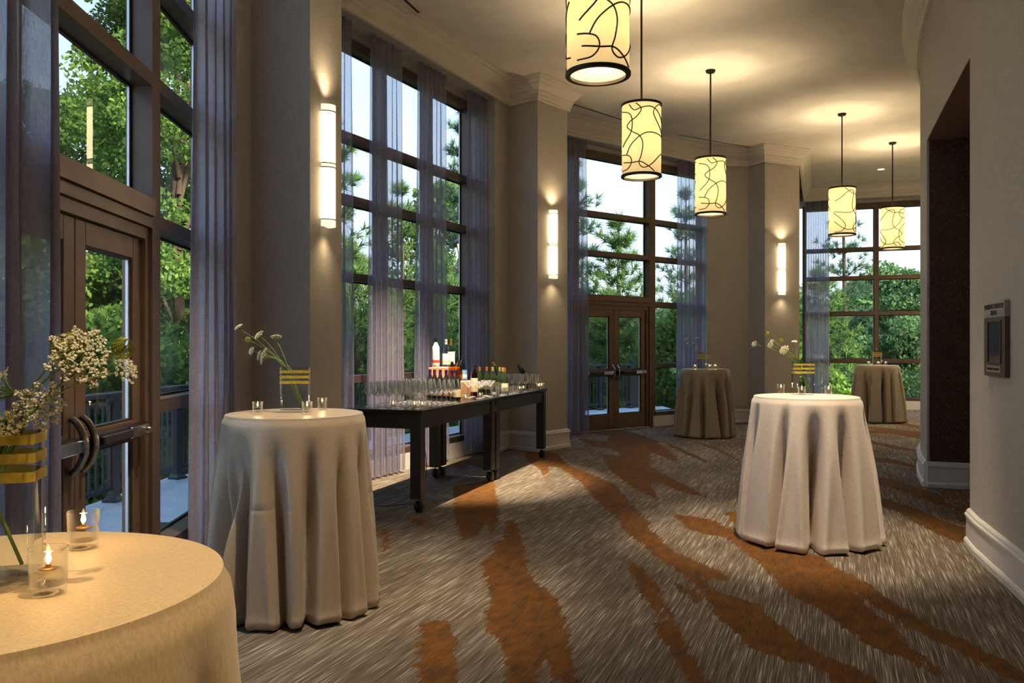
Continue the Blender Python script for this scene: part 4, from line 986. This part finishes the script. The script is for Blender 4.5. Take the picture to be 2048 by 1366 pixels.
for i in range(6):
    for j in range(2):
        glassware('rocks_glass', ROCKS, 2.16+0.0+i*0.10+rnd.uniform(-.006, .006) if j == 0 else 2.46+i*0.09, 0.05+j*0.20 + (0 if j == 0 else 0.02*i), 'low clear tumbler, %s in the %s row on the farther bar table' % (ORD[i], ('front', 'back')[j]), 'tumbler', 'low tumblers on the bar')

# ---- risers and bottles
e = empty('bottle_riser', (*bar_pt(1.68, 0.345), BZ+0.0005), BANG, 'two step pale box riser lifting the spirit bottles', 'riser')
RM = mat('pale_wood_box', (0.50, 0.33, 0.20), 0.6, 0, 0.3, 0.15, 6)
MB().bbox(0, 0.44, 0, 0.40, 0, 0.165, 0.003).build('lower_step', RM, e)
MB().bbox(0.08, 0.44, 0.19, 0.40, 0.1655, 0.315, 0.003).build('upper_step', RM, e)
def bprof(r, hb, rn, h, sh=0.05):
    return [(0, 0), (r*0.92, 0), (r, 0.006), (r, hb), (r*0.93, hb+sh*0.35), (r*0.62, hb+sh*0.8), (rn*1.15, hb+sh*1.25), (rn, hb+sh*1.6), (rn, h-0.016), (rn*1.12, h-0.014), (rn*1.12, h), (0, h)]
_bm = {}
def bmat(key, col, glass=False):
    if key not in _bm: _bm[key] = mat_glass(key, col, 1.45, 0, 0.3) if glass else mat(key, col, 0.15 if 'glass' in key else 0.45, 0.0, 0.6, 0.05)
    return _bm[key]
def bottle(s, t, z, label, body, cap, lab=None, r=0.037, hb=0.19, rn=0.0135, h=0.30, caph=0.055, group=None, liquid=None, labz=(0.04, 0.13), lab2=None, sh=0.05, name='wine_bottle', tilt=None, cat='bottle'):
    p = bar_pt(s, t); e = empty(name, (p[0], p[1], z), BANG+0.6, label, cat, group)
    MB().lathe(bprof(r, hb, rn, h, sh), 24).build('body', body, e, 40)
    MB().lathe([(rn+0.0008, h-caph), (rn+0.0016, h-caph), (rn+0.0020, h-0.016), (rn*1.12+0.0012, h-0.014), (rn*1.12+0.0012, h+0.0012), (0, h+0.0012)], 18).build('capsule', cap, e, 40)
    if lab: MB().lathe([(r+0.0002, labz[0]), (r+0.0011, labz[0]), (r+0.0011, labz[1]), (r+0.0002, labz[1])], 24).build('paper_label', lab, e, 40)
    if lab2: MB().lathe([(r+0.0011, labz[0]+0.02), (r+0.0018, labz[0]+0.02), (r+0.0018, labz[0]+0.05), (r+0.0011, labz[0]+0.05)], 24).build('label_band', lab2, e, 40)
    if liquid: MB().lathe([(0, 0.005), (r-0.003, 0.006), (r-0.003, hb*0.9), (0, hb*0.9)], 20).build('spirit', liquid, e, 40)
    if tilt is not None: e.rotation_euler = tilt
    return e
dk = bmat('dark_wine_glass', (0.012, 0.010, 0.012)); gr = bmat('dark_green_glass', (0.018, 0.030, 0.012)); pur = mat('purple_capsule', (0.20, 0.05, 0.26), 0.3, 0.4)
cream = bmat('cream_paper', (0.72, 0.62, 0.42)); orc = mat('copper_orange_capsule', (0.55, 0.17, 0.05), 0.35, 0.3); yec = mat('yellow_gold_capsule', (0.58, 0.47, 0.16), 0.35, 0.3)
wht = bmat('white_paper', (0.80, 0.82, 0.85)); clr = bmat('clear_bottle', (0.93, 0.96, 0.98), True); amb = bmat('amber_spirit', (0.62, 0.24, 0.03), True); yel = bmat('golden_spirit', (0.80, 0.50, 0.04), True)
blu = bmat('pale_blue_bottle', (0.62, 0.82, 0.95), True); blb = bmat('blue_paper', (0.20, 0.38, 0.75)); blk = bmat('black_cap', (0.02, 0.02, 0.02)); gld = mat('gold_foil', (0.60, 0.40, 0.07), 0.3, 0.8)
red = bmat('red_paper', (0.6, 0.08, 0.04)); wcap = bmat('white_cap', (0.7, 0.7, 0.7))
BB = BZ+0.0005
for k, (s, t) in enumerate(((1.58, 0.645), (1.52, 0.565), (1.50, 0.49), (1.47, 0.41), (1.42, 0.32), (1.34, 0.235))):
    bottle(s, t, BB, 'red wine bottle with purple capsule, %s from the left' % ORD[k], dk, pur, bmat('brown_wine_paper', (0.25, 0.15, 0.08)) if k < 5 else cream, group='red wines with purple capsules', labz=(0.03, 0.11), hb=0.185)
for k, (s, t, c, cn) in enumerate(((2.66, 0.50, orc, 'orange'), (2.66, 0.41, orc, 'orange'), (2.62, 0.32, yec, 'yellow'), (2.60, 0.225, yec, 'yellow'), (2.50, 0.15, yec, 'yellow'), (2.34, 0.07, orc, 'orange'))):
    bottle(s, t, BB, 'white wine bottle with %s capsule, %s from the left' % (cn, ORD[k]), gr, c, cream if k > 4 else bmat('olive_wine_paper', (0.10, 0.09, 0.05)), group='white wines on the farther bar table', hb=0.165, sh=0.07, h=0.30, r=0.041)
Z1, Z2 = BB+0.166, BB+0.3162
bottle(1.82, 0.685, Z2, 'tall white vodka bottle with black cap, top left of the riser', bmat('frosted_bottle', (0.82, 0.88, 0.94)), blk, wht, 0.04, 0.205, 0.0145, 0.315, 0.05, 'spirit bottles', None, (0.03, 0.17), red, name='spirit_bottle')
bottle(1.90, 0.60, Z2, 'clear spirit bottle with cream label in the centre of the top step', clr, wcap, wht, 0.041, 0.19, 0.014, 0.305, 0.055, 'spirit bottles', None, (0.03, 0.15), cream, name='spirit_bottle')
bottle(2.03, 0.595, Z2, 'clear rum bottle with amber neck, right of the top step', clr, gld, wht, 0.042, 0.20, 0.0145, 0.31, 0.07, 'spirit bottles', amb, (0.03, 0.17), None, name='spirit_bottle')
bottle(1.74, 0.46, Z1, 'squat golden whisky bottle with black cap on the lower step', yel, blk, bmat('dark_amber_paper', (0.16, 0.05, 0.02)), 0.042, 0.135, 0.0135, 0.215, 0.03, 'spirit bottles', amb, (0.02, 0.10), None, name='spirit_bottle')
bottle(1.84, 0.42, Z1, 'golden tequila bottle with black cap on the lower step', yel, blk, None, 0.038, 0.15, 0.0135, 0.225, 0.03, 'spirit bottles', yel, name='spirit_bottle')
bottle(1.96, 0.42, Z1, 'pale blue gin bottle with blue label on the lower step', blu, blk, blb, 0.042, 0.19, 0.015, 0.275, 0.03, 'spirit bottles', None, (0.02, 0.12), wht, 0.035, name='spirit_bottle')
bottle(1.96, 0.29, BB, 'amber whisky bottle with cream label beside the riser', amb, blk, cream, 0.04, 0.24, 0.014, 0.35, 0.06, 'spirit bottles', amb, (0.05, 0.20), None, name='spirit_bottle')

def bucket(s, t, label):
    p = bar_pt(s, t); e = empty('ice_bucket', (p[0], p[1], BB), 0, label, 'bucket', 'steel ice buckets on the bar')
    MB().lathe([(0, 0), (0.062, 0), (0.066, 0.004), (0.084, 0.165), (0.088, 0.168), (0.086, 0.172), (0.081, 0.170), (0.062, 0.010), (0, 0.009)], 28).build('bucket_body', M['chrome'], e, 40)
bucket(2.92, 0.30, 'steel ice bucket with the left champagne bottle'); bucket(3.66, 0.25, 'steel ice bucket with the right champagne bottle')
for s, t, nm in ((2.92, 0.30, 'left'), (3.66, 0.25, 'right')):
    p = bar_pt(s, t); e = bottle(s, t, BB, 'champagne bottle with gold foil leaning in its bucket, %s of two' % nm, gr, gld, cream, 0.040, 0.15, 0.0145, 0.315, 0.10, 'champagne bottles', None, (0.05, 0.12), sh=0.08, name='champagne_bottle')
    dirv = Vector((-0.50, 0.0, 0.86)); e.rotation_mode = 'QUATERNION'; e.rotation_quaternion = dirv.to_track_quat('Z', 'Y'); e.location = (p[0]+0.030, p[1], BB+0.085)
for k, (s, t, nm) in enumerate(((0.07, 0.10, 'at the near corner of the bar table, left of two'), (0.085, 0.032, 'at the near corner of the bar table, right of two'), (0.06, 0.30, 'before the wine glasses on the near edge of the bar'), (1.12, 0.05, 'on the bar edge beside the last red wine'), (1.50, 0.045, 'on the bar edge before the martini glasses'), (2.84, 0.06, 'on the bar edge before the round wine glasses'), (2.95, 0.05, 'on the bar edge touching the round wine glasses'), (3.585, 0.055, 'past the round wine glasses near the bar end, left of three'), (3.655, 0.07, 'near the far end of the bar, middle of three'), (3.73, 0.06, 'at the far end of the bar, right of three'))):
    p = bar_pt(s, t); votive(p[0], p[1], BB, 'votive candle '+nm, 0.15)
# power cord hanging under the nearer table
p = bar_pt(0.30, 0.14); q = bar_pt(0.20, 0.55)
cp = crom([(p[0], p[1], 0.728), (p[0]+0.01, p[1], 0.62), (p[0]+0.04, p[1]+0.02, 0.42), (p[0]+0.03, p[1]+0.03, 0.2), (p[0]-0.02, p[1]+0.05, 0.02), (p[0]-0.12, p[1]+0.12, 0.008), (q[0], q[1], 0.008), (q[0]-0.35, q[1]+0.35, 0.008)], 7)
e = empty('power_cord', (p[0], p[1], 0), 0, 'thin black cord with inline switch hanging under the bar', 'cord')
MB().tube([(a.x-p[0], a.y-p[1], a.z) for a in cp], 0.004, 6).build('cable', M['rubber'], e, 60)
MB().lathe([(0, -0.05), (0.010, -0.045), (0.017, -0.01), (0.017, 0.02), (0.009, 0.05), (0, 0.05)], 12).build('inline_switch', M['rubber'], e, 40, (0.008, 0, 0.60))

# ================================================================== ROOM SIGN on the inner wall
wp = crom([(x, y, 0) for x, y in INNER_C], 24)
def wall_at(y):
    for a, b in zip(wp, wp[1:]):
        if a.y <= y <= b.y:
            t = (y-a.y)/(b.y-a.y); return (a.x+(b.x-a.x)*t, y)
sa, sb = wall_at(5.47), wall_at(5.02)            # left and right edge as seen from the room
sd_ = unit(vec2(sa, sb)); sn_ = (sd_[1], -sd_[0]); SW = math.hypot(*vec2(sa, sb)); SH = 0.475
if sn_[0] > 0: sn_ = (-sn_[0], -sn_[1])
mid = ((sa[0]+sb[0])/2+sn_[0]*0.006, (sa[1]+sb[1])/2+sn_[1]*0.006)
e = empty('room_sign', (mid[0], mid[1], 1.255), math.atan2(sd_[1], sd_[0]), 'bronze room sign with nickel nameplate and dark screen on the curved wall', 'sign')
yo = -1 if (Vector((sn_[0], sn_[1], 0)).dot(Vector((-sd_[1], sd_[0], 0))) < 0) else 1   # local y that points to the room
def sbox(x0, x1, d0, d1, z0, z1): return MB().box(x0, x1, min(yo*d0, yo*d1), max(yo*d0, yo*d1), z0, z1)
hw = SW/2
sbox(-hw, hw, -0.004, 0.022, 0, SH*0.79).build('frame', M['signbrown'], e)
sbox(-hw, hw, -0.004, 0.024, SH*0.792, SH).build('name_plate', M['plate'], e)
sc_ = sbox(-hw*0.56, hw*0.64, 0.0221, 0.0235, SH*0.19, SH*0.735).build('screen', M['screen'], e)
fr_ = MB()
for (a, b, c, d) in ((-hw*0.60, -hw*0.56, SH*0.18, SH*0.745), (hw*0.64, hw*0.68, SH*0.18, SH*0.745), (-hw*0.60, hw*0.68, SH*0.18, SH*0.19), (-hw*0.60, hw*0.68, SH*0.735, SH*0.745)):
    fr_.box(a, b, min(yo*0.022, yo*0.028), max(yo*0.022, yo*0.028), c, d)
fr_.build('screen_bezel', M['signbrown'], e)
sbox(-hw*0.70, hw*0.62, 0.0221, 0.0245, SH*0.055, SH*0.145).build('lower_plate', M['plate'], e)
def text(s, size, x, z, w, parent, depth, name='lettering'):
    cu = bpy.data.curves.new('t', 'FONT'); cu.body = s; cu.size = size; cu.align_x = 'CENTER'; cu.extrude = 0.0008
    t = bpy.data.objects.new('t', cu); COL.objects.link(t)
    dg = bpy.context.evaluated_depsgraph_get(); me = bpy.data.meshes.new_from_object(t.evaluated_get(dg)); bpy.data.objects.remove(t)
    xs = [v.co.x for v in me.vertices]; k = w/(max(xs)-min(xs))
    for v in me.vertices: v.co.x *= k
    me.materials.clear(); me.materials.append(M['letter'])
    o = bpy.data.objects.new(name, me); COL.objects.link(o); o.parent = parent
    o.rotation_euler = (R(90), 0, 0 if yo < 0 else R(180)); o.location = (x, yo*depth, z)
text('RENAISSANCE BALLROOM', 0.046, 0, SH*0.905, SW*0.90, e, 0.0248)
text('SALON B', 0.046, 0, SH*0.82, SW*0.30, e, 0.0248)
text('RENAISSANCE BALLROOM', 0.020, -hw*0.04, SH*0.085, SW*0.56, e, 0.0253)

# ================================================================== OUTSIDE: deck, railing, lantern
RAILP = [(-3.95, 3.0), (-3.80, 6.4), (-3.67, 9.05), (-2.41, 11.9), (-1.45, 13.85), (0.10, 16.6), (1.98, 18.6), (2.75, 19.2)]
deck = [(-1.95, 1.0), (-2.30, 6.2), (-2.36, 7.6), (0.25, 13.05), (3.40, 15.55), (3.9, 16.4), (3.6, 19.75)] + [(x-0.14, y+0.06) for x, y in RAILP[::-1]] + [(-4.1, 1.0)]
o = MB().prism(deck[::-1], -0.30, -0.012).build('terrace_deck', M['concrete']); tag(o, 'pale concrete terrace outside the windows', 'terrace', kind='structure')
def railing():
    e = empty('terrace_railing', (RAILP[0][0], RAILP[0][1], 0), 0, 'black metal terrace railing with square pickets', 'railing')
    ox, oy = RAILP[0]
    for a, b in zip(RAILP, RAILP[1:]):
        d = unit(vec2(a, b)); L = math.hypot(*vec2(a, b)); ang = math.atan2(d[1], d[0])
        def put(mb, nm): return mb.build(nm, M['rail'], e, None, (a[0]-ox, a[1]-oy, 0), (0, 0, ang))
        put(MB().bbox(-0.02, L+0.02, -0.05, 0.05, 0.965, 1.015, 0.008), 'top_rail'); put(MB().box(0, L, -0.018, 0.018, 0.10, 0.14), 'bottom_rail'); put(MB().box(0, L, -0.018, 0.018, 0.90, 0.93), 'under_rail')
        npost = max(1, int(round(L/1.6)))
        for i in range(npost+1):
            if i == npost and b is not RAILP[-1]: continue
            x = L*i/npost; put(MB().bbox(x-0.045, x+0.045, -0.045, 0.045, -0.011, 0.965, 0.004), 'post'); put(MB().lathe([(0, -0.011), (0.10, -0.011), (0.10, 0.012), (0.07, 0.035), (0.05, 0.08), (0, 0.08)], 4, (x, 0, 0), Matrix.Rotation(R(45), 3, 'Z').to_4x4()), 'post_foot')
        n = int(L/0.115)
        pk = MB().box(-0.010, 0.010, -0.010, 0.010, 0.14, 0.90).mesh('picket', M['rail'])
        for i in range(1, n):
            o = bpy.data.objects.new('picket', pk); COL.objects.link(o); o.parent = e; x = L*i/n
            o.location = (a[0]-ox+d[0]*x, a[1]-oy+d[1]*x, 0); o.rotation_euler = (0, 0, ang)
railing()
# stair guard going down beyond the far doors
e = empty('stair_guard', (2.80, 19.25, 0), R(38), 'dark stair guard sloping down beyond the far doors', 'railing')
MB().add([(0, -0.02, -0.9), (0.5, -0.02, -1.3), (0.5, -0.02, 0.35), (0, -0.02, 1.05), (0, 0.02, -0.9), (0.5, 0.02, -1.3), (0.5, 0.02, 0.35), (0, 0.02, 1.05)], [(0, 1, 2, 3), (7, 6, 5, 4), (0, 4, 5, 1), (1, 5, 6, 2), (2, 6, 7, 3), (3, 7, 4, 0)]).build('guard_panel', M['rail'], e)
MB().tube([(-0.02, 0, 1.07), (0.52, 0, 0.36)], 0.03, 8).build('handrail', M['rail'], e, 40)
MB().bbox(-0.05, 0.05, -0.05, 0.05, -0.9, 1.10, 0.004).build('post', M['rail'], e)
o = MB().box(-2.98, -2.66, 6.55, 6.80, -0.0125, -0.006).build('deck_drain', M['grille']); tag(o, 'dark rectangular drain grate in the terrace floor', 'drain')
# post lantern behind the last bar curtain
lx, ly = -0.77, 13.95
e = empty('post_lantern', (lx, ly, -0.012), 0.4, 'lit post lantern outside behind the last bar curtain', 'lantern')
MB().lathe([(0, 0), (0.11, 0), (0.11, 0.03), (0.05, 0.06), (0.04, 0.3), (0.032, 2.74), (0.06, 2.77), (0, 2.77)], 14).build('post', M['rail'], e, 40)
fr_ = MB()
for sx in (-1, 1):
    for sy in (-1, 1): fr_.tube([(sx*0.07, sy*0.07, 2.79), (sx*0.13, sy*0.13, 3.19)], 0.010, 5)
fr_.box(-0.08, 0.08, -0.08, 0.08, 2.77, 2.795); fr_.build('frame', M['rail'], e)
MB().lathe([(0.24, 3.19), (0.25, 3.19), (0.25, 3.21), (0.13, 3.33), (0.05, 3.41), (0, 3.43), (0, 3.39), (0.04, 3.38), (0.24, 3.19)], 4, (0, 0, 0), Matrix.Rotation(R(45), 3, 'Z').to_4x4()).build('roof', M['rail'], e)
MB().lathe([(0, 2.8), (0.10, 2.8), (0.176, 3.18), (0, 3.18)], 4, (0, 0, 0), Matrix.Rotation(R(45), 3, 'Z').to_4x4()).build('lit_glass', mat_emit('lantern_glow', (1.0, 0.72, 0.36), 1.6), e)

# ================================================================== TREES
GZ = -3.0
o = MB().prism([(-70, -5), (90, -5), (90, 110), (-70, 110)], GZ-0.5, GZ).build('ground', M['ground']); tag(o, 'green and brown woodland floor below the terrace', 'ground', kind='structure')
def rand_unit(rg, n):
    v = rg.normal(size=(n, 3)); return v/np.linalg.norm(v, axis=1, keepdims=True)
def leaves_mesh(name, C, size, tint, m, rg):
    n = len(C); a = rand_unit(rg, n); b = np.cross(a, rand_unit(rg, n)); b /= np.linalg.norm(b, axis=1, keepdims=True)+1e-9
    s = (size*rg.uniform(0.7, 1.3, n))[:, None]
    V = np.stack([C-a*s*0.5, C+b*s*0.30-a*s*0.05, C+a*s*0.5, C-b*s*0.30-a*s*0.05], 1).reshape(-1, 3)
    F = np.arange(4*n).reshape(n, 4); return np_mesh(name, V, F, m, {'tint': np.repeat(tint, 4)})
def broadleaf(x, y, top, rad, label, seed, nclump=70, per=330, size=0.17, m='leaf', low=0.5, group='trees beyond the terrace'):
    rg = np.random.default_rng(seed); h = top-GZ
    e = empty('broadleaf_tree', (x, y, GZ), 0, label, 'tree', group)
    # clump centres in an egg shaped crown
    u = rand_unit(rg, nclump); rr = rg.uniform(0.35, 1.0, nclump)**0.6
    lo_ = low; cz = (h+lo_)/2; hz = (h-lo_)/2*0.92
    CC = np.stack([u[:, 0]*rad*rr*(0.75+0.35*rg.random(nclump)), u[:, 1]*rad*rr, cz+u[:, 2]*hz*rr], 1)
    cs = rg.uniform(0.45, 0.95, nclump)*rad*0.30+0.12
    ct = rg.uniform(0.15, 0.75, nclump)
    k = np.repeat(np.arange(nclump), per); n = len(k)
    P = CC[k]+rand_unit(rg, n)*(cs[k]*rg.uniform(0.3, 1.0, n)**0.5)[:, None]*np.array([1.15, 1.15, 0.8])
    P[:, 2] = np.maximum(P[:, 2], 0.05)
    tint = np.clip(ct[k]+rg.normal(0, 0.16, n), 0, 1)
    f = bpy.data.objects.new('foliage', leaves_mesh('foliage', P, size, tint, M[m], rg)); COL.objects.link(f); f.parent = e; f['kind'] = 'stuff'
    MB().tube([(0, 0, 0), (0.1*rad*0.3, 0, h*0.25), (-0.1, 0.1, h*0.5), (0, 0, h*0.85)], [0.05*rad+0.06, 0.042*rad+0.05, 0.03*rad+0.03, 0.02], 9).build('trunk', M['bark'], e, 60)
    br = MB()
    for i in rg.choice(nclump, min(16, nclump), False):
        c = CC[i]; z0 = max(0.15*h, min(c[2]*0.7, h*0.75)); br.tube([(0, 0, z0), (c[0]*0.5, c[1]*0.5, (z0+c[2])/2+0.1), tuple(c)], [0.018*rad+0.02, 0.012*rad+0.014, 0.008], 6)
    br.build('branches', M['bark'], e, 60)
    return e
def pine(x, y, top, rad, label, seed, m='needle', whorls=13, nb=7, ntuft=9, L=0.30, low=0.10, nn=26, group='pine trees beyond the terrace'):
    rg = np.random.default_rng(seed); h = top-GZ
    e = empty('pine_tree', (x, y, GZ), 0, label, 'tree', group)
    MB().tube([(0, 0, 0), (0.05, 0, h*0.4), (0, 0.04, h*0.8), (0, 0, h)], [0.16, 0.11, 0.05, 0.012], 9).build('trunk', M['bark'], e, 60)
    br = MB(); TC = []; TD = []; TT = []
    for w in range(whorls):
        f = low+(0.985-low)*w/(whorls-1); z = h*f
        ln = rad*(1-f)**0.75*1.05+0.12
        for b in range(nb if f < 0.92 else 4):
            a = 2*math.pi*(b+rg.random()*0.7)/nb+w*0.7; up = 0.18+0.55*f+rg.uniform(-.1, .15); l = ln*rg.uniform(0.65, 1.1)
            d = np.array([math.cos(a), math.sin(a), up]); p0 = np.array([0, 0, z]); p1 = p0+d*l*0.55-np.array([0, 0, 0.06*l]); p2 = p0+d*l+np.array([0, 0, 0.05*l])
            br.tube([tuple(p0), tuple(p1), tuple(p2)], [0.010+0.016*(1-f), 0.012, 0.005], 4, False)
            nt_ = max(4, int(ntuft*l/rad*1.6))
            for t in range(nt_):
                q = 0.30+0.70*(t+rg.random())/nt_; c = p0+(p1-p0)*min(1, q/0.55) if q < 0.55 else p1+(p2-p1)*(q-0.55)/0.45
                side = rg.normal(0, 1, 3)*np.array([1, 1, 0.55])*0.20*l*(1.1-q*0.5)
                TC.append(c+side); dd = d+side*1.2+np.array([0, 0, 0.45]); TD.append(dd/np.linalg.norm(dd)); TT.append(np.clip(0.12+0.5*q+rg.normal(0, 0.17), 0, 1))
        if f > 0.9:
            for t in range(4): TC.append(np.array([0, 0, z+0.1*t])); TD.append(np.array([0, 0, 1.0])); TT.append(0.6)
    br.build('branches', M['bark'], e, 60)
    TC = np.array(TC); TD = np.array(TD); TT = np.array(TT); n = len(TC)
    k = np.repeat(np.arange(n), nn); D = rand_unit(rg, n*nn)*0.85+TD[k]*0.75; D /= np.linalg.norm(D, axis=1, keepdims=True)
    ln = L*rg.uniform(0.6, 1.1, n*nn); base = TC[k]-TD[k]*(L*0.35*rg.random(n*nn))[:, None]
    sd = np.cross(D, rand_unit(rg, n*nn)); sd /= np.linalg.norm(sd, axis=1, keepdims=True)+1e-9
    wv = sd*0.013*(L/0.30)
    V = np.stack([base-wv, base+wv, base+D*ln[:, None]], 1).reshape(-1, 3); F = np.arange(3*n*nn).reshape(-1, 3)
    tv = np.clip(np.repeat(TT[k]+rg.normal(0, 0.08, n*nn), 3), 0, 1)
    o = bpy.data.objects.new('needles', np_mesh('needles', V, F, M[m], {'tint': tv})); COL.objects.link(o); o.parent = e; o['kind'] = 'stuff'
    return e
# seen through the nearest window
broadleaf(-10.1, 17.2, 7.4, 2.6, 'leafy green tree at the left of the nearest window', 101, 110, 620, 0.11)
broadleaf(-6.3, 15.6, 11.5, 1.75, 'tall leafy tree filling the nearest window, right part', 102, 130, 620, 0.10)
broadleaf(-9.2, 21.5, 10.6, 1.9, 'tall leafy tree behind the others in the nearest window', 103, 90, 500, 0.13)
broadleaf(-6.4, 12.2, 2.6, 1.7, 'rounded leafy shrub tree just past the terrace railing', 104, 50, 420, 0.13)
broadleaf(-8.6, 13.2, 3.8, 2.0, 'light green young tree outside the near doors', 105, 60, 420, 0.14)
broadleaf(-13.6, 14.6, 6.6, 2.5, 'leafy tree left of the near doors, closest to the picture edge', 106, 80, 330, 0.17)
broadleaf(-13.0, 9.6, 7.2, 2.6, 'leafy tree outside, second past the left picture edge', 107, 80, 330, 0.17)
broadleaf(-12.2, 4.6, 6.4, 2.4, 'leafy tree outside, third past the left picture edge', 108, 70, 330, 0.17)
# seen through the bar window
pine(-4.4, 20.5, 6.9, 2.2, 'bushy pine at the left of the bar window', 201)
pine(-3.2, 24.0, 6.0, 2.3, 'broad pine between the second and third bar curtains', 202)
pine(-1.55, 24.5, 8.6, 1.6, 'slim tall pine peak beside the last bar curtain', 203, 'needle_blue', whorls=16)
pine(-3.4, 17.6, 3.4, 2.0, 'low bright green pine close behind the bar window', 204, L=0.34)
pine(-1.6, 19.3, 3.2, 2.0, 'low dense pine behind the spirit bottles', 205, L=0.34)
broadleaf(-2.4, 27.5, 7.4, 2.2, 'thin leafy tree behind the pines of the bar window', 206, 45, 220, 0.2)
# seen through the far doors
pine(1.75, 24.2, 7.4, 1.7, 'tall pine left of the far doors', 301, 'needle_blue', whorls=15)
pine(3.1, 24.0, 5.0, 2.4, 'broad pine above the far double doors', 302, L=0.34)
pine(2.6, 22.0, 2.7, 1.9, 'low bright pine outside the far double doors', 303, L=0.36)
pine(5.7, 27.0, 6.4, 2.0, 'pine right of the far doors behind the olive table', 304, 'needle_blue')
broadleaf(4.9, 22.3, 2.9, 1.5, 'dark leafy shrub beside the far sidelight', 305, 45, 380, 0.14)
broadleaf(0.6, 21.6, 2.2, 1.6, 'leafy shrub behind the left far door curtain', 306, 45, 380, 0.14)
# seen through the end window
pine(12.0, 29.8, 7.4, 2.0, 'tall open pine in the end window', 401, 'needle_blue', whorls=12, nb=6)
pine(10.2, 27.4, 3.8, 2.6, 'broad feathery pine filling the left of the end window', 402, L=0.36)
broadleaf(14.8, 31.0, 5.0, 2.3, 'round leafy tree at the right of the end window', 403, 70, 360, 0.19, 'leaf_far')
broadleaf(12.8, 27.5, 2.4, 2.0, 'pale green shrub low in the end window', 404, 55, 380, 0.16, 'leaf_far')
broadleaf(9.4, 24.8, 1.2, 1.7, 'leafy shrub low behind the farthest table', 405, 45, 360, 0.15)
# woodland edge
for k in range(19):
    b = R(-66+5.6*k); d = 41+3.5*math.sin(k*2.1); tp = 4.6+1.3*math.sin(k*1.7+0.5)
    broadleaf(d*math.sin(b), d*math.cos(b), tp, 2.7, 'distant woodland tree, %d%s from the left of the far tree line' % (k+1, {1: 'st', 2: 'nd', 3: 'rd'}.get(k+1, 'th')), 500+k, 60, 260, 0.38, 'leaf_far', 0.2, 'distant woodland trees')
for k in range(12):
    b = R(-33+5.2*k); d = 24.5+2.2*math.sin(k*1.9)
    broadleaf(d*math.sin(b), d*math.cos(b)+3.5, 0.9+0.7*math.sin(k*2.7), 2.6, 'low woodland bush, %d%s from the left below the terrace' % (k+1, {1: 'st', 2: 'nd', 3: 'rd'}.get(k+1, 'th')), 600+k, 40, 300, 0.24, 'leaf', 0.1, 'low woodland bushes')
